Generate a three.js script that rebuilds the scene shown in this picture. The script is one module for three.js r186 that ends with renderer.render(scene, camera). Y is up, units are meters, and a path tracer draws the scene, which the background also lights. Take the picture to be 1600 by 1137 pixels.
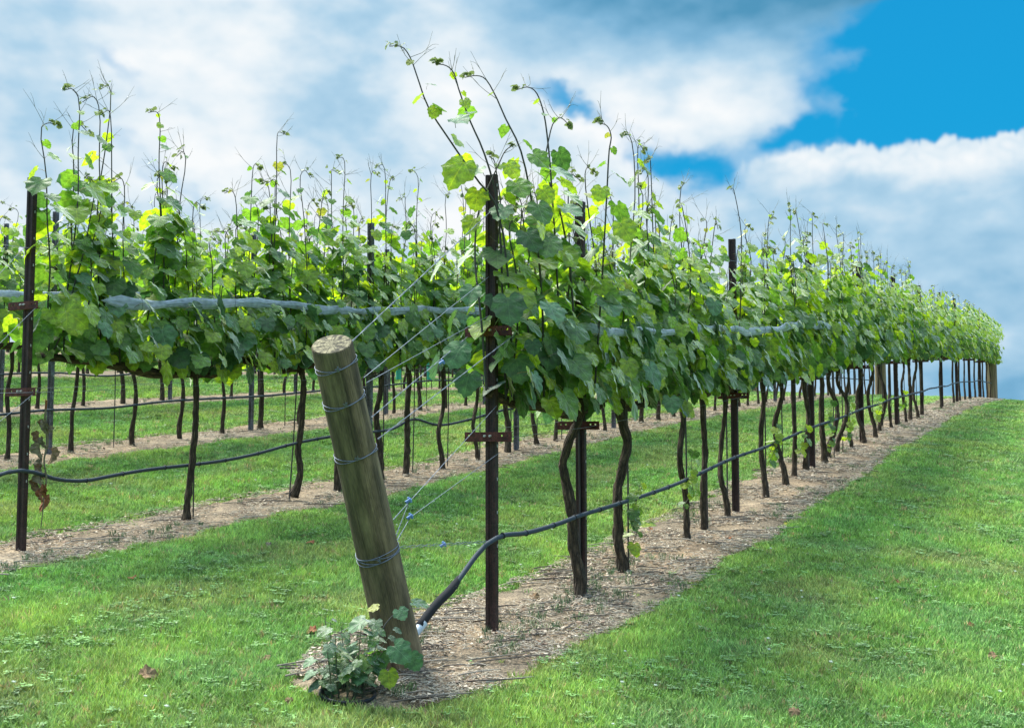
import * as THREE from 'three';
import { mergeGeometries } from 'three/addons/utils/BufferGeometryUtils.js';
import { ImprovedNoise } from 'three/addons/math/ImprovedNoise.js';

// ---------------------------------------------------------------- camera, exposure, sun
const EYE = 1.41, FPX = 1700, PITCH = Math.atan(121.5 / FPX);
const scene = new THREE.Scene();
const camera = new THREE.PerspectiveCamera(2 * Math.atan(568.5 / FPX) * 180 / Math.PI, 1600 / 1137, 0.1, 2000);
camera.position.set(0, EYE, 0);
camera.rotation.set(PITCH, 0, 0);
const renderer = new THREE.WebGLRenderer({ antialias: true });
renderer.toneMapping = THREE.LinearToneMapping;
const EXPOSURE = 1.95;
renderer.toneMappingExposure = EXPOSURE;
renderer.shadowMap.enabled = true;

const SUN_AZ = -52, SUN_EL = 57;
const sun = new THREE.DirectionalLight(new THREE.Color(1.0, 0.95, 0.84), 4.6);
{
  const a = SUN_AZ * Math.PI / 180, e = SUN_EL * Math.PI / 180;
  sun.position.set(4 + 60 * Math.sin(a) * Math.cos(e), 60 * Math.sin(e), -12 - 60 * Math.cos(a) * Math.cos(e));
  sun.target.position.set(4, 0, -12);
  sun.shadow.radius = 38; sun.castShadow = true;
  const c = sun.shadow.camera; c.left = -30; c.right = 30; c.top = 30; c.bottom = -30; c.near = 1; c.far = 150;
  sun.shadow.mapSize.set(2048, 2048);
  scene.add(sun, sun.target);
}

// ---------------------------------------------------------------- helpers
const V3 = (x, y, z) => new THREE.Vector3(x, y, z);
function rngOf(seed) { let a = seed >>> 0; return () => { a = (a + 0x6D2B79F5) | 0; let t = Math.imul(a ^ (a >>> 15), 1 | a); t = (t + Math.imul(t ^ (t >>> 7), 61 | t)) ^ t; return ((t ^ (t >>> 14)) >>> 0) / 4294967296; }; }
const PN = new ImprovedNoise();
const noise = (x, y = 0, z = 0) => PN.noise(x + 31.7, y + 17.3, z + 5.1);
function fbm(x, y, z, oct) { let a = 0.5, s = 0; for (let i = 0; i < oct; i++) { s += a * noise(x, y, z); x *= 2.03; y *= 2.03; z *= 2.03; a *= 0.5; } return s; }
const clamp = (x, a = 0, b = 1) => Math.max(a, Math.min(b, x));
const smooth = (a, b, x) => { const t = clamp((x - a) / (b - a)); return t * t * (3 - 2 * t); };
const lerp = (a, b, t) => a + (b - a) * t;
function curve1(pts) { // monotone-ish cubic through points
  const n = pts.length, m = [];
  for (let i = 0; i < n; i++) {
    const a = pts[Math.max(0, i - 1)], b = pts[Math.min(n - 1, i + 1)];
    m.push((b[1] - a[1]) / (b[0] - a[0]));
  }
  return x => {
    if (x <= pts[0][0]) return pts[0][1] + m[0] * (x - pts[0][0]);
    if (x >= pts[n - 1][0]) return pts[n - 1][1] + m[n - 1] * (x - pts[n - 1][0]);
    let i = 0; while (x > pts[i + 1][0]) i++;
    const [x0, y0] = pts[i], [x1, y1] = pts[i + 1], h = x1 - x0, t = (x - x0) / h, t2 = t * t, t3 = t2 * t;
    return (2 * t3 - 3 * t2 + 1) * y0 + (t3 - 2 * t2 + t) * h * m[i] + (-2 * t3 + 3 * t2) * y1 + (t3 - t2) * h * m[i + 1];
  };
}
// the vineyard's own axes: s runs along the rows (up the hill), t across them (towards the open lawn)
const P1X = -0.09, P1D = 4.97, UX = 0.473, UD = 0.881, PHI = Math.atan2(UD, UX), ROWGAP = 2.8;
const along = curve1([[-60, -5.5], [-20, -2.35], [-8, -1.42], [-4.34, -1.16], [0, -0.872], [1, -0.80], [3.78, -0.545], [6.33, -0.27], [10, 0.08], [13.95, 0.395], [16.5, 0.59], [19, 0.765], [23, 0.99], [27.5, 1.12], [31, 1.13], [36, 0.95], [46, 0.1], [70, -3], [140, -16]]);
const across = curve1([[-90, -6], [-45, 0.6], [-25, 2.9], [-18, 2.35], [-14, 1.82], [-11.2, 1.33], [-8.4, 0.87], [-5.6, 0.57], [-2.8, 0.275], [0, 0], [3, -0.3], [10, -0.9], [50, -5]]);
const ground = (s, t) => EYE + along(s) + across(t) * (t < 0 ? clamp(1 - 0.027 * (s - 4), 0.1, 1.0) : 1) + 0.014 * noise(s * 0.9, t * 0.9, 2.2) + 0.006 * noise(s * 3.1, t * 3.1, 7.7);
const W = (s, t, h = 0) => V3(P1X + UX * s + UD * t, ground(s, t) + h, -(P1D + UD * s - UX * t));
const toST = (x, d) => [(x - P1X) * UX + (d - P1D) * UD, (x - P1X) * UD - (d - P1D) * UX];
const at = (px, py, D) => { // the point at depth D in the direction of a spot seen in the photograph
  const v = V3((px - 800) / FPX, -(py - 568.5) / FPX, -1).applyAxisAngle(V3(1, 0, 0), PITCH);
  return v.multiplyScalar(D / -v.z).add(camera.position);
};

const taken = new Map();
function numbered(name) { const n = taken.get(name) || 0; taken.set(name, n + 1); return n ? `${name}_${String(n).padStart(3, '0')}` : name; }
function tag(o, label, category, group, kind) {
  o.userData = {};
  if (label) o.userData.label = label;
  if (category) o.userData.category = category;
  if (group) o.userData.group = group;
  if (kind) o.userData.kind = kind;
  return o;
}
function thing(name, label, category, pos, group, turn = PHI) {
  const o = new THREE.Group(); o.name = numbered(name); o.position.copy(pos); o.rotation.y = turn;
  tag(o, label, category, group); scene.add(o); return o;
}
function part(name, geo, mat, parent, kind) { const m = new THREE.Mesh(geo, mat); m.name = name; if (kind) m.userData.kind = kind; parent.add(m); return m; }
function solo(name, geo, mat, label, category, group) { const m = new THREE.Mesh(geo, mat); m.name = numbered(name); tag(m, label, category, group); scene.add(m); return m; }
function copyOf(root, name, label, pos, group) { const c = root.clone(); c.name = numbered(name); c.position.copy(pos); c.userData = { ...root.userData, label }; if (group) c.userData.group = group; scene.add(c); return c; }
const ORD = ['first', 'second', 'third', 'fourth', 'fifth', 'sixth', 'seventh', 'eighth', 'ninth', 'tenth', 'eleventh', 'twelfth', 'thirteenth', 'fourteenth', 'fifteenth', 'sixteenth', 'seventeenth', 'eighteenth', 'nineteenth', 'twentieth'];
const TENS = { 2: ['twenty', 'twentieth'], 3: ['thirty', 'thirtieth'], 4: ['forty', 'fortieth'], 5: ['fifty', 'fiftieth'], 6: ['sixty', 'sixtieth'] };
const ord = n => n <= 20 ? ORD[n - 1] : n % 10 ? `${TENS[Math.floor(n / 10)][0]}-${ORD[n % 10 - 1]}` : TENS[n / 10][1];

// ---------------------------------------------------------------- sky
{
  const SW = 4096, SH = 2048, px = new Float32Array(SW * SH * 4);
  const R = Math.PI / 180;
  const blob = (a, e, [ca, ce, ra, re, amt, rot = 0]) => {
    let x = a - ca, y = e - ce; const c = Math.cos(rot * R), s = Math.sin(rot * R);
    [x, y] = [(c * x + s * y) / ra, (-s * x + c * y) / re];
    return amt * Math.exp(-(x * x + y * y));
  };
  const CLEAR = [[23.5, 18.5, 6.2, 5.2, 1.6], [28, 20, 8, 5, 1.2], [2.6, 18.2, 2.2, 0.55, 0.62, -18], [5.0, 17.2, 1.8, 0.6, 0.5, -28], [9.2, 14.4, 2.8, 1.1, 0.8, -20], [11, 12.8, 2.4, 1.0, 0.45], [15.5, 14.9, 3.4, 0.9, 0.8, 8], [17.5, 17.5, 1.6, 1.6, 0.4],
    [-20.3, 18.3, 2.2, 0.7, 0.45, -30], [-23.5, 21.5, 2.6, 0.6, 0.35], [-17.5, 13.2, 2.6, 0.8, 0.42, -35], [-19.6, 15.4, 1.6, 0.7, 0.3], [2, 14.9, 2, 0.6, 0.2]];
  const PUFF = [[18.4, 18.7, 1.7, 0.8, 1.15, 6], [17.6, 16.2, 0.7, 1.6, 0.7, 25], [22.5, 17.6, 1.3, 0.4, 0.35, 20], [24, 21.8, 2.6, 0.7, 0.6], [19.5, 22.6, 3.6, 1.3, 1.3, 12]];
  const LUM = [[-15.5, 18, 4.2, 5.5, 0.22], [-3.4, 21.6, 3, 1.8, 0.2, -30], [-8.6, 17.2, 4.6, 2.6, -0.22], [-23, 15, 5, 4, -0.1], [-6, 13.8, 3, 1.5, -0.1], [0, 12.5, 4.5, 3, 0.2], [6.0, 15.7, 3.5, 1.2, 0.25, -25], [10, 22.6, 13, 2.6, -0.68], [20, 22.3, 5, 1.5, -0.3], [10.6, 18.1, 3.4, 1.6, 0.16], [13, 16.8, 3, 1.4, 0.1],
    [22, 13.6, 4.5, 1.0, 0.30], [14, 12.6, 4, 1.2, 0.12], [20, 10.6, 7, 1.2, 0.06], [24, 8.6, 5, 1.0, 0.08], [25, 6.6, 5, 1.0, -0.06], [19, 5.4, 5, 0.9, 0.1], [24, 2.5, 5, 1.6, -0.18], [-23, 8, 6, 4, 0.05]];
  const STOPS = [[0, 0.085, 0.31, 0.51], [0.3, 0.22, 0.47, 0.69], [0.6, 0.45, 0.665, 0.835], [0.85, 0.77, 0.87, 0.94], [1.05, 0.95, 0.975, 0.99]];
  const ramp = (b, o) => { b = clamp(b, 0, 1.049); let i = 0; while (b > STOPS[i + 1][0]) i++; const A = STOPS[i], B = STOPS[i + 1], t = (b - A[0]) / (B[0] - A[0]); for (let k = 1; k < 4; k++) o[k - 1] = lerp(A[k], B[k], t); };
  const col = [0, 0, 0];
  for (let j = 0; j < SH; j++) {
    const el = ((j + 0.5) / SH - 0.5) * 180, ce = Math.cos(el * R), se = Math.sin(el * R);
    for (let i = 0; i < SW; i++) {
      const o = (j * SW + i) * 4;
      if (el < -1) { px[o] = 0.16; px[o + 1] = 0.2; px[o + 2] = 0.12; px[o + 3] = 1; continue; }
      // three: u = atan2(z, x) / 2pi + 0.5
      const ang = ((i + 0.5) / SW - 0.5) * 2 * Math.PI, dx = Math.cos(ang) * ce, dz = Math.sin(ang) * ce;
      const az = Math.atan2(dx, -dz) / R;
      const q = 1 / (se + 0.16), nx = dx * q, nz = dz * q;
      const f1 = fbm(nx * 1.3, nz * 1.3, 3.1, 3), f2 = fbm(dx * 9, se * 14, dz * 9, el < 34 ? 6 : 3);
      const w = (1 - smooth(27, 42, Math.abs(az))) * (1 - smooth(23, 34, el));
      let cover = clamp(0.72 + 1.9 * f1 + 0.3 * f2), lum = 0.47 + 0.29 * smooth(12, 40, el) + 0.5 * f2 + 0.25 * f1;
      if (w > 0) {
        const wa = az + 3.4 * f2 + 1.1 * fbm(az * 0.9, el * 1.1, 4, 4), we = el + 1.6 * fbm(dx * 11 + 9, se * 16, dz * 11, 3) + 0.5 * fbm(az * 1.1, el * 1.4, 9, 4);
        const f3 = fbm(az * 0.45, el * 0.8, 21, 5); let c = 1 - 0.18 * Math.max(0, f3) * smooth(0, 14, az), l = 0.79 + 0.40 * f2 + 0.26 * f3;
        for (const b of CLEAR) c -= blob(wa, we, b);
        for (const b of PUFF) c += blob(wa, we, b) * 0.55;
        const edge = 14.5 + 0.45 * noise(az * 0.55, 1.5) + 0.5 * Math.abs(noise(az * 1.3, 8.5)) + 0.25 * Math.abs(noise(az * 3.1, 3.5)) - 3.2 * smooth(14.5, 9, az) * 0.6;
        c = lerp(c, 1, smooth(edge + 0.28, edge - 0.35, el + 0.25 * noise(az * 2.2, el * 2.2, 1)) * smooth(10, 15, az));
        l -= 0.0065 * Math.max(0, az + 2) + 0.008 * Math.max(0, az - 10);
        for (const b of LUM) l += blob(az + 2.2 * f2, el + 1.2 * f2, b);
        const rim = (edge - el) / 0.9; l += 0.18 * Math.exp(-(rim - 0.5) * (rim - 0.5)) * smooth(11, 16, az) * (0.6 + 1.2 * Math.abs(noise(az * 1.2, el * 1.6, 33)));
        c = clamp(c);
        cover = lerp(cover, c, w); lum = lerp(lum, l, w);
      }
      cover = smooth(0.12, 0.86, cover);
      ramp(lum, col);
      const up = 1 + 3.3 * smooth(24, 75, el); // overcast-style gradient above the view, its gain raised to add fill light
      const bl = smooth(0, 40, el), br = 0.012 + 0.06 * (1 - smooth(0, 16, el)), bg = lerp(0.40, 0.29, bl), bb = lerp(0.76, 0.66, bl);
      px[o] = lerp(br, col[0], cover) * up / EXPOSURE; px[o + 1] = lerp(bg, col[1], cover) * up / EXPOSURE; px[o + 2] = lerp(bb, col[2], cover) * up / EXPOSURE; px[o + 3] = 1;
    }
  }
  const sky = new THREE.DataTexture(px, SW, SH, THREE.RGBAFormat, THREE.FloatType);
  sky.mapping = THREE.EquirectangularReflectionMapping; sky.magFilter = sky.minFilter = THREE.LinearFilter; sky.colorSpace = THREE.LinearSRGBColorSpace; sky.needsUpdate = true;
  scene.background = sky; scene.environment = sky;
}

// ---------------------------------------------------------------- textures and materials
function dataTex(w, h, fn, srgb) { // fn(u, v) -> [r, g, b] 0..1
  const d = new Uint8Array(w * h * 4);
  for (let j = 0; j < h; j++) for (let i = 0; i < w; i++) { const c = fn((i + 0.5) / w, (j + 0.5) / h), o = (j * w + i) * 4; for (let k = 0; k < 3; k++) d[o + k] = 255 * clamp(Array.isArray(c) ? c[k] : c); d[o + 3] = 255; }
  const t = new THREE.DataTexture(d, w, h, THREE.RGBAFormat, THREE.UnsignedByteType);
  t.magFilter = THREE.LinearFilter; t.minFilter = THREE.LinearMipmapLinearFilter; t.generateMipmaps = true; t.wrapS = t.wrapT = THREE.RepeatWrapping;
  if (srgb) t.colorSpace = THREE.SRGBColorSpace; t.needsUpdate = true; return t;
}
const tn = (u, v, n, z) => { // tiling noise on a torus-like blend
  const a = noise(u * n, v * n, z), b = noise((u - 1) * n, v * n, z), c = noise(u * n, (v - 1) * n, z), d = noise((u - 1) * n, (v - 1) * n, z);
  const k = x => smooth(0.8, 1, x), x = k(u), y = k(v);
  return lerp(lerp(a, b, x), lerp(c, d, x), y);
};
const segDist = (x, y, x0, y0, x1, y1) => { const dx = x1 - x0, dy = y1 - y0, t = clamp(((x - x0) * dx + (y - y0) * dy) / (dx * dx + dy * dy)); return [Math.hypot(x - x0 - t * dx, y - y0 - t * dy), t]; };
// leaf: uv (0.5 + x * 0.4, 0.25 + y * 0.6) of the unit outline
const VEINS = [[0, 0, 0, 1], [0, 0, 0.56, 0.42], [0, 0, -0.56, 0.42], [0, 0, 0.46, 0.0], [0, 0, -0.46, 0.0]];
for (const [x0, y0, x1, y1] of VEINS.slice()) for (let k = 1; k <= 4; k++) { const f = k / 5.2, bx = lerp(x0, x1, f), by = lerp(y0, y1, f), dx = x1 - x0, dy = y1 - y0, l = 0.42 * (1 - f * 0.6); for (const s of [-1, 1]) { const c = Math.cos(0.72 * s), q = Math.sin(0.72 * s); VEINS.push([bx, by, bx + l * (dx * c - dy * q), by + l * (dx * q + dy * c)]); } }
const veinAt = (u, v) => { const x = (u - 0.5) / 0.4, y = (v - 0.25) / 0.6; let m = 0; VEINS.forEach(([a, b, c, d], i) => { const [r, t] = segDist(x, y, a, b, c, d), w = (i < 5 ? 0.022 : 0.011) * (1.15 - 0.75 * t); m = Math.max(m, (i < 5 ? 1 : 0.6) * (1 - smooth(w * 0.5, w * 1.6, r))); }); return m; };
const leafMap = dataTex(384, 384, (u, v) => { if (v < 0.05) return [0.86, 0.62, 0.42]; const m = veinAt(u, v), n = 0.83 + 0.22 * noise(u * 9, v * 9, 1) + 0.10 * noise(u * 34, v * 34, 2); return [n * (0.93 + 0.07 * m) + 0.12 * m, n * 0.97 + 0.11 * m, n * 0.9 + 0.16 * m]; }, true);
const leafBump = dataTex(384, 384, (u, v) => 0.55 - 0.45 * veinAt(u, v) + 0.25 * noise(u * 26, v * 26, 5));
const barkMap = dataTex(128, 512, (u, v) => { const g = Math.abs(tn(u, v, 9, 3)) + 0.5 * Math.abs(noise(Math.sin(u * 6.283) * 5, v * 5, Math.cos(u * 6.283) * 5)), k = 0.45 + 0.75 * g + 0.2 * noise(u * 40, v * 60, 1); return [k * 0.80, k * 0.74, k * 0.66]; }, true);
const barkBump = dataTex(128, 512, (u, v) => 0.5 + 0.9 * noise(Math.sin(u * 6.283) * 4.5, v * 4, Math.cos(u * 6.283) * 4.5) + 0.4 * noise(u * 30, v * 22, 1));
const soilMap = dataTex(1024, 1024, (u, v) => { const a = tn(u, v, 6, 1), b = tn(u, v, 26, 2), c = noise(u * 110, v * 110, 3), d = noise(u * 240, v * 240, 4), k = 0.66 + 0.16 * a + 0.15 * b + 0.22 * c + 0.2 * d; return [k * 0.84, k * 0.765, k * 0.655]; }, true);
const soilBump = dataTex(512, 512, (u, v) => 0.5 + 0.3 * tn(u, v, 20, 2) + 0.3 * noise(u * 90, v * 90, 3) + 0.3 * noise(u * 200, v * 200, 4));
const lawnMap = dataTex(1024, 1024, (u, v) => { const a = tn(u, v, 5, 1), b = tn(u, v, 30, 2), c = noise(u * 150, v * 150, 3), d = noise(u * 300, v * 300, 4), k = 0.48 + 0.12 * a + 0.14 * b + 0.25 * c + 0.2 * d; return [k * (0.82 + 0.25 * b), k, k * 0.42]; }, true);
const rustMap = dataTex(64, 1024, (u, v) => { const a = noise(u * 3, v * 30, 1), b = noise(u * 14, v * 160, 2), c = noise(u * 2, v * 8, 3), k = 0.62 + 0.24 * a + 0.26 * b + 0.15 * c; return [k, k * (0.84 + 0.14 * c), k * (0.85 + 0.2 * c)]; }, true);
const woodMap = dataTex(512, 1024, (u, v) => {
  const w = u * 6.2832, X = Math.cos(w), Z = Math.sin(w), warp = 0.25 * noise(X * 1.5, v * 2, Z * 1.5);
  const g = noise(X * 11 + warp, v * 3, Z * 11 + warp), f = noise(X * 34, v * 9, Z * 34), crack = smooth(0.90, 0.98, 1 - Math.abs(noise(X * 4 + 3, v * 1.4, Z * 4))) * smooth(0.1, 0.5, noise(X * 3, v * 2.2 + 8, Z * 3) + 0.15);
  const stain = smooth(0.0, 0.5, noise(X * 1.9 + 7, v * 3.2, Z * 1.9)), algae = smooth(-0.05, 0.45, noise(X * 1.3 + 2, v * 1.7 + 4, Z * 1.3) + 0.12), pale = smooth(0.15, 0.5, noise(X * 3 + 1, v * 4.5, Z * 3));
  const bl = fbm(X * 2.2 + 5, v * 9, Z * 2.2, 5), spk = noise(X * 30, v * 60, Z * 30);
  let k = 0.50 + 0.03 * g + 0.04 * f + 0.08 * pale - 0.08 * crack - 0.07 * stain + 0.30 * bl + 0.08 * spk;
  return [k * lerp(1.0, 0.92, algae), k * lerp(0.90, 0.87, algae), k * lerp(0.76, 0.70, algae)];
}, true);
const woodBump = dataTex(512, 1024, (u, v) => { const w = u * 6.2832, X = Math.cos(w), Z = Math.sin(w); return 0.5 + 0.12 * noise(X * 14, v * 2.8, Z * 14) + 0.25 * noise(X * 36, v * 9, Z * 36) + 0.2 * noise(X * 8, v * 14, Z * 8) - 0.3 * smooth(0.90, 0.98, 1 - Math.abs(noise(X * 4 + 3, v * 1.4, Z * 4))); });
const endMap = dataTex(256, 256, (u, v) => { const x = u - 0.5, y = v - 0.5, r = Math.hypot(x, y), a = Math.atan2(y, x), rg = 0.5 + 0.5 * Math.sin((r * 90 + 3 * noise(x * 4, y * 4, 2))), cr = smooth(0.86, 0.97, 1 - Math.abs(noise(Math.cos(a) * 2.6, Math.sin(a) * 2.6, r))), k = 0.5 + 0.1 * rg + 0.22 * noise(x * 10, y * 10, 1) + 0.15 * noise(x * 40, y * 40, 6) - 0.24 * cr; return [k * 0.98, k * 0.94, k * 0.78]; }, true);
const netMap = dataTex(512, 64, (u, v) => { const k = 0.86 + 0.14 * noise(u * 40, v * 5, 1) + 0.16 * noise(u * 8, v * 14, 2); return [k * 0.95, k * 0.99, k * 1.04]; }, true);
const netBump = dataTex(512, 64, (u, v) => 0.5 + 0.7 * noise(u * 14 + v * 6, v * 12, 2) + 0.25 * noise(u * 90, v * 30, 3));

const std = (o) => new THREE.MeshStandardMaterial(o);
const lin = (r, g, b) => new THREE.Color().setRGB(r, g, b);
const leafMat = (r, g, b, tr, coat, vc) => new THREE.MeshPhysicalMaterial({ color: lin(r, g, b), map: leafMap, bumpMap: leafBump, bumpScale: 0.0022, roughness: 0.92, transmission: tr, thickness: 0, clearcoat: coat, clearcoatRoughness: 0.42, side: THREE.DoubleSide, vertexColors: !!vc });
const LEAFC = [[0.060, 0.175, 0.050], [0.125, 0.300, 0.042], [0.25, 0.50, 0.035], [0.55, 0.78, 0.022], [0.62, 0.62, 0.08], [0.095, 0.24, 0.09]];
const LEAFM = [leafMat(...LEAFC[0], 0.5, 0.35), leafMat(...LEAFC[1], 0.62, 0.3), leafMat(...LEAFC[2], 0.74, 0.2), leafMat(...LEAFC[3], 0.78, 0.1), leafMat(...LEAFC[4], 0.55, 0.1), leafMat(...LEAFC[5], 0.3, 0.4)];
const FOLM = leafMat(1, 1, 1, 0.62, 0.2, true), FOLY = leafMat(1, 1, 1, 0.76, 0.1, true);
const M = {
  bark: std({ color: lin(0.19, 0.16, 0.13), map: barkMap, bumpMap: barkBump, bumpScale: 0.012, roughness: 0.95 }),
  shoot: std({ color: lin(0.045, 0.045, 0.042), roughness: 0.7 }),
  tendril: std({ color: lin(0.10, 0.11, 0.07), roughness: 0.7 }),
  tip: leafMat(0.30, 0.38, 0.13, 0.5, 0.1),
  rust: std({ color: lin(0.085, 0.05, 0.046), map: rustMap, bumpMap: rustMap, bumpScale: 0.0006, roughness: 0.62, metalness: 0.15 }),
  rustArm: std({ color: lin(0.21, 0.07, 0.055), map: rustMap, bumpMap: rustMap, bumpScale: 0.0008, roughness: 0.75, metalness: 0.1 }),
  steel: std({ color: lin(0.26, 0.36, 0.44), map: rustMap, roughness: 0.55, metalness: 0.3 }),
  bolt: std({ color: lin(0.5, 0.5, 0.5), roughness: 0.45, metalness: 0.6 }),
  wire: std({ color: lin(0.15, 0.18, 0.23), roughness: 0.6, metalness: 0.5 }),
  clip: std({ color: lin(0.10, 0.22, 0.50), roughness: 0.5 }),
  hose: std({ color: lin(0.026, 0.040, 0.058), roughness: 0.8 }),
  hoseClip: std({ color: lin(0.012, 0.014, 0.018), roughness: 0.6 }),
  sleeve: std({ color: lin(0.008, 0.010, 0.014), roughness: 0.95 }),
  cap: std({ color: lin(0.42, 0.50, 0.58), roughness: 0.5 }),
  wood: std({ color: lin(0.63, 0.60, 0.53), map: woodMap, bumpMap: woodBump, bumpScale: 0.004, roughness: 1 }),
  woodPale: std({ color: lin(0.9, 0.86, 0.78), map: woodMap, bumpMap: woodBump, bumpScale: 0.004, roughness: 0.9 }),
  end: std({ color: lin(0.68, 0.66, 0.6), map: endMap, bumpMap: endMap, bumpScale: 0.004, roughness: 0.95 }),
  net: new THREE.MeshPhysicalMaterial({ color: lin(0.62, 0.67, 0.73), map: netMap, bumpMap: netBump, bumpScale: 0.004, roughness: 0.95, transmission: 0.3, thickness: 0, side: THREE.DoubleSide, transparent: true, opacity: 0.8 }),
  stake: std({ color: lin(0.045, 0.04, 0.04), roughness: 0.7 }),
  pot: std({ color: lin(0.014, 0.016, 0.022), roughness: 0.45 }),
  dry: std({ color: lin(0.30, 0.19, 0.11), map: leafMap, bumpMap: leafBump, bumpScale: 0.003, roughness: 0.9, side: THREE.DoubleSide }),
  dryGrey: std({ color: lin(0.27, 0.22, 0.17), map: leafMap, bumpMap: leafBump, bumpScale: 0.003, roughness: 0.95, side: THREE.DoubleSide }),
  dryRed: std({ color: lin(0.34, 0.13, 0.06), map: leafMap, bumpMap: leafBump, bumpScale: 0.003, roughness: 0.9, side: THREE.DoubleSide }),
  soil: std({ color: lin(0.73, 0.69, 0.635), map: soilMap, bumpMap: soilBump, bumpScale: 0.012, roughness: 1, vertexColors: true }),
  lawn: std({ color: lin(0.62, 0.72, 0.55), map: lawnMap, roughness: 1, vertexColors: true }),
  white: std({ color: lin(1, 1, 1), roughness: 0.9 }),
};
soilMap.repeat.set(0.6, 0.6); soilBump.repeat.set(0.9, 0.9); lawnMap.repeat.set(0.5, 0.5);

// ---------------------------------------------------------------- ground
const ROWS = [{ s0: -1.14, s1: 28.2 }, { s0: -1.5, s1: 28 }, { s0: -1.5, s1: 26 }, { s0: -2, s1: 27 }, { s0: -2, s1: 27 }, { s0: -2, s1: 27 }];
const stripEdges = (r, s) => {
  const R = ROWS[r], cap = Math.pow(clamp((s - R.s0) / 0.6), 0.26) * Math.sqrt(clamp((R.s1 - s) / 0.9));
  const n = z => 0.10 * noise(s * 0.7, r * 5, z) + 0.06 * noise(s * 2.3, r * 5, z + 3) + 0.03 * noise(s * 7, r * 5, z + 6);
  return [-((r ? 0.36 : 0.40 + 0.09 * smooth(1.5, -0.5, s)) + n(1)) * cap, ((r ? 0.36 : 0.40 + 0.08 * smooth(1, 5, s)) + n(20)) * cap];
};
function soilDepth(s, t) { // how far inside the bare strip of a row a point lies (negative: outside)
  const r = Math.round(-t / ROWGAP); if (r < 0 || r >= ROWS.length) return -1;
  if (s < ROWS[r].s0 || s > ROWS[r].s1) return -0.5;
  const [a, b] = stripEdges(r, s), q = t + r * ROWGAP; return Math.min(q - a, b - q);
}
{
  const S = [], T = []; let s = -70; while (s < 150) { S.push(s); s += s < -9 || s > 60 ? 6 : s < -2 ? 0.4 : s < 8 ? 0.16 : s < 30 ? 0.3 : 1.5; }
  let t = -95; while (t < 60) { T.push(t); t += t < -26 ? 5 : t < -14 ? 1.5 : t < 4 ? 0.22 : t < 10 ? 1 : 6; }
  const pos = [], uv = [], col = [], idx = [];
  for (const a of S) for (const b of T) { const p = W(a, b, 0); pos.push(p.x, p.y, p.z); uv.push(a, b); const k = 0.9 + 0.5 * noise(a * 0.5, b * 0.5, 3), y = noise(a * 0.35 + 4, b * 0.35, 8); col.push(k * (1 + 0.35 * y), k, k * (1 - 0.2 * y)); }
  for (let i = 0; i < S.length - 1; i++) for (let j = 0; j < T.length - 1; j++) { const a = i * T.length + j, b = a + T.length; idx.push(a, a + 1, b, b, a + 1, b + 1); }
  const g = new THREE.BufferGeometry(); g.setAttribute('position', new THREE.Float32BufferAttribute(pos, 3)); g.setAttribute('uv', new THREE.Float32BufferAttribute(uv, 2)); g.setAttribute('color', new THREE.Float32BufferAttribute(col, 3)); g.setIndex(idx); g.computeVertexNormals();
  const m = new THREE.Mesh(g, M.lawn); m.name = 'ground'; m.userData.kind = 'structure'; scene.add(m);
}
ROWS.forEach((R, r) => {
  const pos = [], uv = [], col = [], idx = [], NT = 18; let n = 0;
  for (let s = R.s0 + 0.01; s < R.s1 - 0.01; s += (s < 8 ? 0.06 : 0.15)) {
    const [a, b] = stripEdges(r, s);
    for (let k = 0; k < NT; k++) {
      const f = k / (NT - 1), t = lerp(a, b, f), e = Math.min(1, Math.min(f, 1 - f) * 6);
      const p = W(s, t - r * ROWGAP, -0.004 + 0.018 * e + 0.012 * noise(s * 5, t * 5, r) + 0.007 * noise(s * 14, t * 14, r));
      pos.push(p.x, p.y, p.z); uv.push(s, t); const c = 0.9 + 0.4 * noise(s * 1.6, t * 2.2, r + 4) + 0.2 * noise(s * 6, t * 6, r + 9), q = noise(s * 0.9 + 3, t * 1.4, r); col.push(c * (1 + 0.1 * q), c, c * (1 - 0.12 * q));
    }
    n++;
  }
  for (let i = 0; i < n - 1; i++) for (let k = 0; k < NT - 1; k++) { const a = i * NT + k, b = a + NT; idx.push(a, a + 1, b, b, a + 1, b + 1); }
  const g = new THREE.BufferGeometry(); g.setAttribute('position', new THREE.Float32BufferAttribute(pos, 3)); g.setAttribute('uv', new THREE.Float32BufferAttribute(uv, 2)); g.setAttribute('color', new THREE.Float32BufferAttribute(col, 3)); g.setIndex(idx); g.computeVertexNormals();
  const m = new THREE.Mesh(g, M.soil); m.name = numbered('soil_strip'); m.userData.kind = 'structure'; scene.add(m);
});

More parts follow.
